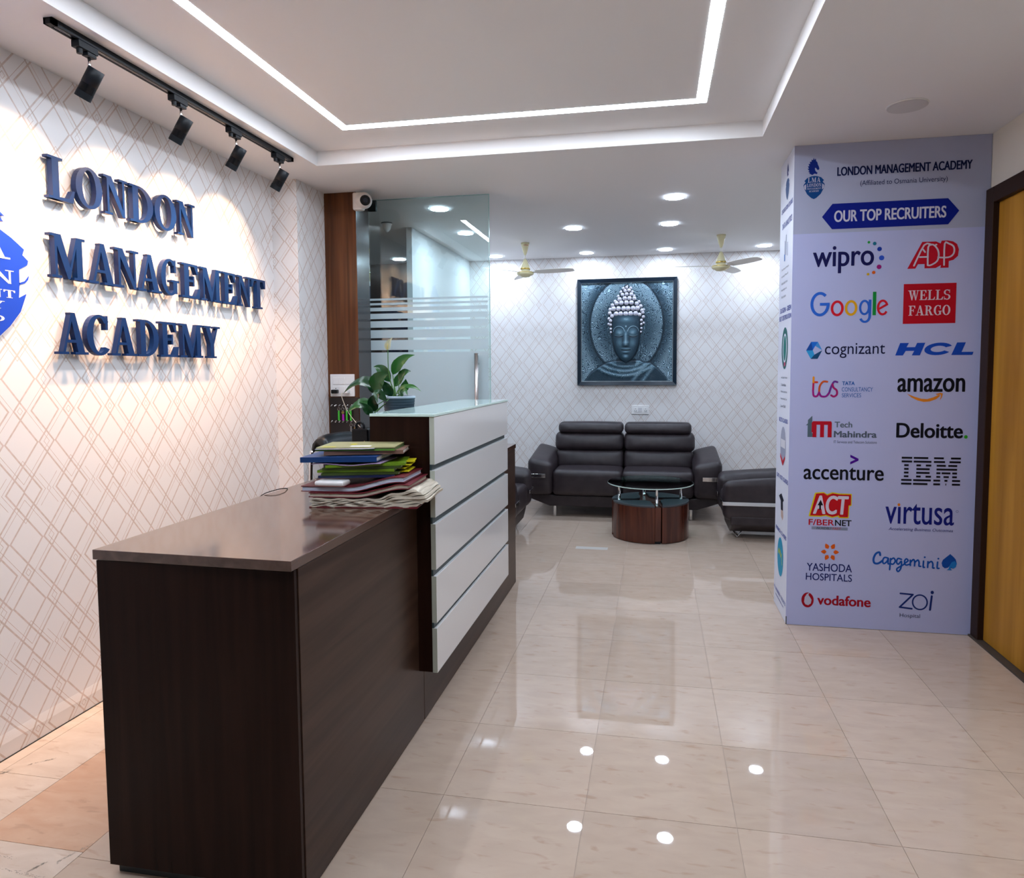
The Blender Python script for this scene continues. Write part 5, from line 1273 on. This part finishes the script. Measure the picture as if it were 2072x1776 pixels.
def gring(b_, c_, a0=0, a1=360, t=.20):
    cx, cz = (b_[0] + b_[1]) / 2, (b_[2] + b_[3]) / 2; rx, rz = (b_[1] - b_[0]) / 2, (b_[3] - b_[2]) / 2; w_ = t * (b_[1] - b_[0])
    return ringp(cx, cz, rx, rz, rx - w_, rz - w_, a0, a1)
cG = BN['G']; w_ = .0165
ppoly(gring(cG, 0, 48, 360, .155) + [[(cG[1] - .052, 1.857), (cG[1], 1.857), (cG[1], 1.873), (cG[1] - .052, 1.873)]], ink(45, 105, 215), 'coloured_letter')
ppoly(gring(BN['o1'], 0), ink(215, 25, 45), 'coloured_letter'); ppoly(gring(BN['o2'], 0), ink(230, 170, 20), 'coloured_letter')
g1 = BN['g']; gb = (g1[0], g1[1] - .006, 1.799, g1[3])
ppoly(gring(gb, 0, t=.21) + [[(g1[1] - .014, g1[3]), (g1[1], g1[3]), (g1[1], 1.792), (g1[1] - .014, 1.792)]] + ringp((g1[0] + g1[1]) / 2, 1.794, .032, .038, .018, .026, 205, 360, 16), ink(45, 105, 215), 'coloured_letter')
ppoly([boxp(BN['l'])], ink(20, 145, 60), 'coloured_letter')
be = BN['e']; cx, cz = (be[0] + be[1]) / 2, (be[2] + be[3]) / 2
ppoly(gring(be, 0, 18, 325, .20) + [[(be[0] + .008, cz - .016), (be[1] - .004, cz + .012), (be[1] - .008, cz + .024), (be[0] + .006, cz - .004)]], ink(215, 25, 45), 'coloured_letter')
hb = BN['coghex']
ppoly([inbox(hb, [(0, .50), (.30, 1), (.42, .52), (.40, .50)])], ink(25, 80, 170), 'hexagon_facet'); ppoly([inbox(hb, [(.30, 1), (.72, 1), (.56, .76), (.42, .52)])], ink(30, 110, 215), 'hexagon_facet')
ppoly([inbox(hb, [(.72, 1), (1, .50), (.56, .76)])], ink(70, 150, 225), 'hexagon_facet'); ppoly([inbox(hb, [(0, .50), (.42, .50), (.52, .25), (.30, 0)])], ink(50, 160, 225), 'hexagon_facet')
ppoly([inbox(hb, [(.30, 0), (.72, 0), (1, .50), (.52, .25)])], ink(25, 75, 120), 'hexagon_facet')
ptext('cognizant', BN['cog'], ink(16, 20, 62), off_=-.004)
h = BN['hcl']
hp = [[(0, 0), (.11, 0), (.16, .40), (.27, .40), (.22, 0), (.32, 0), (.385, 1), (.28, 1), (.25, .62), (.14, .62), (.18, 1), (.06, 1)]]
hp = [inbox(h, [(.0, 0), (.10, 0), (.135, .36), (.245, .36), (.215, 0), (.32, 0), (.385, 1), (.28, 1), (.255, .66), (.145, .66), (.175, 1), (.06, 1)])]
cx, cz = h[0] + .555 * (h[1] - h[0]), (h[2] + h[3]) / 2; rx, rz = .178 * (h[1] - h[0]), .5 * (h[3] - h[2])
hc_ = arcband(cx, cz, rx, rz, rx * .55, rz * .50, 28, 330, 24)
hc_ = [[(a + (z - cz) * .35, z) for a, z in q] for q in hc_]
ppoly(hp + hc_ + [inbox(h, [(.72, 0), (.985, 0), (1, .24), (.85, .24), (.90, 1), (.79, 1)])], ink(20, 75, 190), label='slanted wide blue capitals')
tb = BN['tcs']
def sw(pts, c_, w_=.011): ppoly(stroke(inbox(tb, spl(pts, 6)), w_), ink(*c_), 'script_stroke')
sw([(.06, .96), (.06, .72)], (235, 150, 30)); sw([(.06, .72), (.20, .72)], (225, 60, 40)); sw([(.06, .72), (.05, .30)], (190, 30, 90)); sw([(.05, .30), (.08, .06), (.20, .04), (.28, .22)], (165, 30, 130))
sw([(.28, .22), (.30, .52), (.42, .74), (.58, .74)], (215, 90, 40)); sw([(.28, .22), (.36, .04), (.54, .03), (.66, .20)], (150, 30, 140)); sw([(.66, .20), (.74, .52), (.84, .74), (.96, .72)], (110, 50, 150))
sw([(.78, .62), (.82, .46), (.94, .32), (.95, .12), (.84, .02), (.74, .08)], (175, 30, 110))
ptext('TATA', BN['tata'], ink(20, 95, 180), off_=.035); ptext('CONSULTANCY', BN['cons'], ink(20, 95, 180)); ptext('SERVICES', BN['serv'], ink(20, 95, 180))
ptext('amazon', BN['amazon'], ink(14, 17, 28), off_=.034, label='bold black lower-case lettering')
ppoly([[(1.381, 1.36), (1.406, 1.338), (1.438, 1.321), (1.47, 1.313), (1.501, 1.316), (1.532, 1.328), (1.554, 1.348), (1.545, 1.353), (1.518, 1.339), (1.487, 1.329), (1.456, 1.331), (1.419, 1.343)], [(1.529, 1.357), (1.554, 1.364), (1.566, 1.36), (1.561, 1.338), (1.551, 1.321), (1.556, 1.343), (1.556, 1.354), (1.536, 1.352)]], ink(235, 140, 40), 'curved_arrow', label='orange curved arrow')
ppoly([inbox(BN['tmt'], [(.18, 0), (.95, 0), (.95, .14), (.62, .18), (.62, .55), (1, .55), (.95, .62), (.62, .66), (.62, 1), (.20, .80), (.20, .64), (0, .55), (.18, .55)])], ink(88, 108, 122), label='grey block letter')
mb_ = BN['tmm']
ppoly([inbox(mb_, [(0, .30), (0, .90), (.06, 1), (.16, 1), (.24, .92), (.24, 0), (.05, 0), (.05, .3)]), inbox(mb_, [(.16, 1), (.56, 1), (.62, .90), (.62, 0), (.42, 0), (.42, .78), (.24, .78), (.24, .9)]), inbox(mb_, [(.56, 1), (.96, 1), (1, .90), (1, 0), (.80, 0), (.80, .78), (.62, .78), (.62, .9)])], ink(190, 16, 40), lift=1, label='red block letter')
ptext('Tech', BN['tech'], ink(95, 110, 125), off_=.03); ptext('Mahindra', BN['mah'], ink(88, 100, 118), off_=.05); ptext('IT Services and Telecom Solutions', BN['its'], ink(90, 95, 120))
ptext('Deloitte', BN['deloitte'], ink(14, 16, 28), off_=.034); ppoly([ell(1.689, 1.12, .0095, .0098, 16)], ink(60, 180, 40), 'green_dot')
ptext('accenture', BN['acc'], ink(12, 14, 24), off_=.024)
gb_ = BN['gt']; ppoly([inbox(gb_, [(0, 1), (1, .60), (1, .40), (0, 0), (0, .26), (.60, .5), (0, .74)])], ink(75, 10, 150), 'chevron', label='purple chevron above the black lettering')
ib = BN['ibm']; ibx = lambda v: ib[0] + (v - 1190) / 676 * (ib[1] - ib[0])
rws = [[(1198, 1318), (1335, 1500), (1565, 1675), (1755, 1866)], [(1198, 1318), (1335, 1537), (1565, 1690), (1740, 1866)], [(1228, 1280), (1368, 1420), (1475, 1537), (1597, 1700), (1728, 1828)], [(1228, 1280), (1368, 1520), (1597, 1828)],
       [(1228, 1280), (1368, 1520), (1597, 1642), (1656, 1755), (1775, 1828)], [(1228, 1280), (1368, 1420), (1475, 1537), (1597, 1642), (1678, 1738), (1775, 1828)], [(1198, 1318), (1335, 1537), (1565, 1642), (1690, 1724), (1775, 1866)], [(1198, 1318), (1335, 1500), (1565, 1642), (1702, 1712), (1775, 1866)]]
ip = []
for k, r in enumerate(rws):
    z1 = ib[3] - k * (ib[3] - ib[2]) / 7.5; z0 = z1 - (ib[3] - ib[2]) / 15
    for a, c in r: ip.append([(ibx(a), z0), (ibx(c), z0), (ibx(c), z1), (ibx(a), z1)])
ppoly(ip, ink(12, 13, 24), label='black striped capitals')
ac = BN['act']
def rfill(pts, grow): 
    return stroke(pts + [pts[0]], grow)
act_o = inbox(ac, [(.03, .06), (.16, .94), (.34, .97), (.42, .88), (.55, .97), (.70, .93), (.97, .93), (.97, .52), (.92, .50), (.91, .03), (.72, .03), (.70, .10), (.55, .03), (.40, .10), (.28, .06)])
ppoly([act_o] + rfill(act_o, .012), ink(225, 205, 25), 'yellow_outline')
ppoly([act_o], ink(196, 16, 30), 'red_plate', lift=1)
aw = (ac[0] + .022, ac[1] - .018, ac[2] + .018, ac[3] - .018)
ptext('ACT', aw, ink(222, 212, 232), off_=.035, lift=2, shear=.12, label='white slanted capitals on red')
ppoly([inbox(ac, [(.24, .30), (.28, .30), (.28, .48), (.33, .48), (.27, .70), (.20, .48), (.24, .48)])], ink(15, 15, 25), 'black_arrow', lift=3)
fb_ = BN['fib']; xm = fb_[0] + (fb_[1] - fb_[0]) * .60
ptext('F/BER', (fb_[0], xm, fb_[2], fb_[3]), ink(190, 16, 40), off_=.03, label='red lettering'); ptext('NET', (xm + .004, fb_[1], fb_[2], fb_[3]), ink(15, 16, 28), off_=.03)
xi = BN['inc'][0] + .62 * (BN['inc'][1] - BN['inc'][0])
ppoly([[(.895, .573), (1.09, .573), (1.09, .590), (.895, .590)]], ink(140, 148, 175), 'grey_band')
ptext('INCREDIBLY', (BN['inc'][0], xi, BN['inc'][2], BN['inc'][3]), ink(30, 30, 45), lift=1, shear=.15); ptext('FAST', (xi + .004, BN['inc'][1], BN['inc'][2], BN['inc'][3]), ink(190, 16, 40), lift=1, shear=.15)
ptext('v\u0131rtusa', BN['virt'], ink(20, 30, 128), off_=.010); ppoly([ell(1.358, .731, .0075, .0085, 14)], ink(235, 130, 30), 'orange_dot')
rg = BN['reg']; ppoly(ringp((rg[0] + rg[1]) / 2, (rg[2] + rg[3]) / 2, .0065, .007, .005, .0055, 0, 360, 14), ink(60, 70, 140), 'registered_mark')
ptext('Accelerating Business Outcomes', BN['accel'], ink(40, 45, 130), shear=.2)
fb2 = BN['flower']; cx, cz = (fb2[0] + fb2[1]) / 2, (fb2[2] + fb2[3]) / 2
pt_ = []
for k in range(6):
    a = math.radians(60 * k); d_ = Vector((math.cos(a), math.sin(a) * 1.12)); nn = Vector((-math.sin(a), math.cos(a)))
    L0, L1, ww = .018, .050, .0125
    pt_.append([(cx + d_.x * L0, cz + d_.y * L0), (cx + d_.x * (L0 + .010) + nn.x * ww, cz + d_.y * (L0 + .010) + nn.y * ww), (cx + d_.x * L1 * .80 + nn.x * ww * .7, cz + d_.y * L1 * .80 + nn.y * ww * .7), (cx + d_.x * L1, cz + d_.y * L1), (cx + d_.x * L1 * .80 - nn.x * ww * .7, cz + d_.y * L1 * .80 - nn.y * ww * .7), (cx + d_.x * (L0 + .010) - nn.x * ww, cz + d_.y * (L0 + .010) - nn.y * ww)])
ppoly(pt_, ink(225, 95, 20), 'petal_emblem', label='orange six-petalled flower')
ptext('YASHODA', BN['yash'], ink(24, 34, 105), off_=.01); ptext('HOSPITALS', BN['hosp'], ink(24, 34, 105), off_=.01)
# brush-script lettering drawn as strokes
cp_ = BN['cap']; U = (cp_[1] - cp_[0]) / 767.; V = (cp_[3] - cp_[2]) / 257.
def cs(pts, w_=.0088): return stroke([(cp_[0] + (x - 868) * U, cp_[3] - (y - 195) * V) for x, y in spl(pts, 5)], w_)
cst = []
cst += cs([(955, 240), (945, 205), (905, 225), (880, 290), (890, 345), (935, 350), (985, 310)], .0115)
cst += cs([(1045, 275), (1005, 270), (985, 315), (1000, 350), (1035, 320), (1050, 280), (1048, 345), (1062, 350)])
cst += cs([(1075, 280), (1072, 350), (1068, 425)]) + cs([(1075, 300), (1110, 272), (1130, 310), (1105, 352), (1075, 345)])
cst += cs([(1200, 285), (1160, 275), (1145, 320), (1165, 350), (1200, 310), (1195, 400), (1165, 445), (1150, 410), (1200, 370), (1240, 340)])
cst += cs([(1235, 335), (1275, 300), (1255, 275), (1235, 310), (1250, 355), (1290, 345)])
cst += cs([(1300, 290), (1302, 360)]) + cs([(1302, 320), (1335, 280), (1350, 310), (1350, 362)]) + cs([(1350, 320), (1385, 285), (1400, 315), (1400, 360), (1420, 365)])
cst += cs([(1450, 295), (1448, 370), (1462, 375)]) + cs([(1500, 300), (1498, 375)]) + cs([(1498, 330), (1535, 295), (1555, 325), (1555, 375), (1570, 378)]) + cs([(1608, 300), (1605, 375), (1625, 380)])
cst += [ell(cp_[0] + (1462 - 868) * U, cp_[3] - (245 - 195) * V, .0052, .0052, 12), ell(cp_[0] + (1615 - 868) * U, cp_[3] - (256 - 195) * V, .0052, .0052, 12)]
ppoly(cst, ink(20, 85, 180), 'script_lettering', label='blue brush-script lettering')
sp_ = BN['spade']
ppoly([inbox(sp_, [(.55, 1), (.30, .80), (.08, .62), (0, .42), (.06, .22), (.22, .10), (.42, .14), (.52, .24), (.60, .14), (.78, .10), (.94, .22), (1, .42), (.92, .68), (.76, .84)])], ink(15, 80, 175), 'spade_emblem')
ppoly([inbox(sp_, [(.52, .26), (.46, .08), (.34, 0), (.70, 0), (.62, .08), (.60, .20), (.78, .10), (.94, .20), (1, .42), (.86, .58), (.66, .50)])], ink(35, 130, 215), 'spade_emblem', lift=1)
vb = BN['vo']; cx, cz = (vb[0] + vb[1]) / 2, (vb[2] + vb[3]) / 2
ppoly([ell(cx, cz, .034, .0445, 28)], ink(165, 10, 35), 'round_emblem')
ppoly([[(cx - .019, cz - .012), (cx - .012, cz - .026), (cx + .004, cz - .031), (cx + .018, cz - .020), (cx + .022, cz + .002), (cx + .013, cz + .018), (cx + .004, cz + .030), (cx + .010, cz + .044), (cx - .004, cz + .036), (cx - .016, cz + .016)]], ink(190, 190, 218), 'emblem_drop', lift=1)
ptext('vodafone', BN['voda'], ink(165, 10, 35), off_=.04)
zb_ = BN['zoi']; zs_ = []
zs_ += stroke(inbox(zb_, [(.03, .80), (.40, .77), (.02, .10), (.38, .05)]), .0095)
cx, cz = zb_[0] + .61 * (zb_[1] - zb_[0]), zb_[2] + .40 * (zb_[3] - zb_[2])
zs_ += ringp(cx, cz, .042, .046, .034, .038) + stroke(inbox(zb_, [(.95, .74), (.91, .04)]), .0105) + [ell(zb_[0] + .96 * (zb_[1] - zb_[0]), zb_[2] + .93 * (zb_[3] - zb_[2]), .0085, .010, 14)]
ppoly(zs_, ink(24, 46, 120), 'stroke_lettering', label='thin dark blue lettering')
ptext('Hospital', BN['hospital'], ink(60, 68, 105))

# narrow side of the banner: headings and pictures, read from far edge to near edge
def st_(txt, a_far, a_near, z0, z1, mat, off_=.0): ptext(txt, (a_far, a_near, z0, z1), mat, off_=off_, pl_=side)
crest(side, (4.368, 4.312, 2.635, 2.715), (4.40, 4.285, 2.50, 2.625))
SB = ink(40, 60, 170); SG = ink(60, 65, 90)
st_('CERTIFICATION COURSES', 4.522, 4.172, 2.448, 2.475, SB, .02)
st_('DATA ANALYTICS', 4.488, 4.185, 2.350, 2.386, SB, .02)
ppoly([[(4.40, 2.16), (4.385, 2.16), (4.385, 2.27), (4.40, 2.27)], [(4.36, 2.18), (4.345, 2.18), (4.345, 2.30), (4.36, 2.30)], [(4.315, 2.17), (4.30, 2.17), (4.30, 2.25), (4.315, 2.25)]], ink(120, 130, 170), 'chart_picture', pl_=side)
ppoly([[(4.41, 2.15), (4.38, 2.15), (4.38, 2.19), (4.41, 2.19)]], ink(60, 120, 200), 'chart_picture', pl_=side, lift=1)
for k, tx in enumerate(('Data Science and Analytics', 'Learning of Power BI', 'Advanced excel course', 'Business Intelligence tools', 'Practical sessions')):
    st_(tx, 4.487, 4.255 + .02 * k, 2.097 - .041 * k, 2.113 - .041 * k, SG)
st_('SIX SIGMA - GREEN', 4.51, 4.166, 1.842, 1.872, SB, .02); st_('BELT CERTIFICATION', 4.531, 4.149 + .012, 1.795, 1.824, SB, .02)
ppoly(ringp(4.338, 1.625, .098, .125, .066, .088), ink(20, 100, 100), 'round_seal', pl_=side, label='dark green ring shaped seal')
ppoly([ell(4.338, 1.625, .045, .075, 20)], ink(25, 120, 115), 'round_seal', pl_=side)
ppoly([[(4.36, 1.535), (4.31, 1.545), (4.30, 1.525), (4.35, 1.512)]], ink(190, 70, 110), 'ribbon', pl_=side, lift=1)
for k, tx in enumerate(('Low Quality Products', 'To Beat Rivals', 'Material quality loss', 'Practical training Tools', 'Low Skill')):
    st_(tx, 4.44, 4.243 + (.04 if k in (1, 4) else 0), 1.440 - .043 * k, 1.456 - .043 * k, SG)
st_('IELTS CLASSES', 4.479, 4.198, 1.178, 1.203, SB, .02)
ppoly([ell(4.338, 1.035, .086, .118, 24)], ink(160, 165, 190), 'round_badge', pl_=side)
ppoly([[(4.41, 1.075), (4.265, 1.075), (4.265, 1.025), (4.41, 1.025)]], ink(225, 225, 235), 'round_badge', pl_=side, lift=1)
st_('IELTS', 4.408, 4.268, 1.028, 1.072, ink(200, 30, 50), .05)
bn.children[-1].location.x = -.0015
ppoly([[(4.42, .985), (4.335, .945), (4.262, .985), (4.262, .965), (4.335, .915), (4.42, .960)]], ink(200, 25, 45), 'red_check', pl_=side, lift=1)
st_('CAT / ICET CLASSES', 4.533, 4.156, .825, .850, SB, .02)
ppoly([[(4.44, .715), (4.36, .742), (4.275, .712), (4.345, .682)], [(4.38, .70), (4.31, .70), (4.30, .645), (4.37, .640)]], ink(25, 28, 45), 'graduation_cap', pl_=side, label='black square academic cap')
ppoly([[(4.37, .645), (4.30, .648), (4.285, .61), (4.31, .585), (4.36, .60)]], ink(205, 175, 165), 'face_picture', pl_=side)
st_('FRENCH CLASSES', 4.525, 4.18, .490, .514, SB, .02)
ppoly([ell(4.362, .347, .098, .120, 26)], ink(20, 150, 190), 'round_badge', pl_=side, label='turquoise round badge')
ppoly(stroke([(4.43, .355), (4.42, .385), (4.405, .360), (4.39, .392), (4.375, .362), (4.36, .388), (4.345, .352), (4.325, .375), (4.31, .340), (4.30, .315)], .010), ink(190, 205, 60), 'script_lettering', lift=1, pl_=side)
st_('+91 7893808080 / 7382585757', 4.565, 4.166, .098, .120, SB); st_('www.lmahyd.com', 4.50, 4.23, .062, .085, SB)
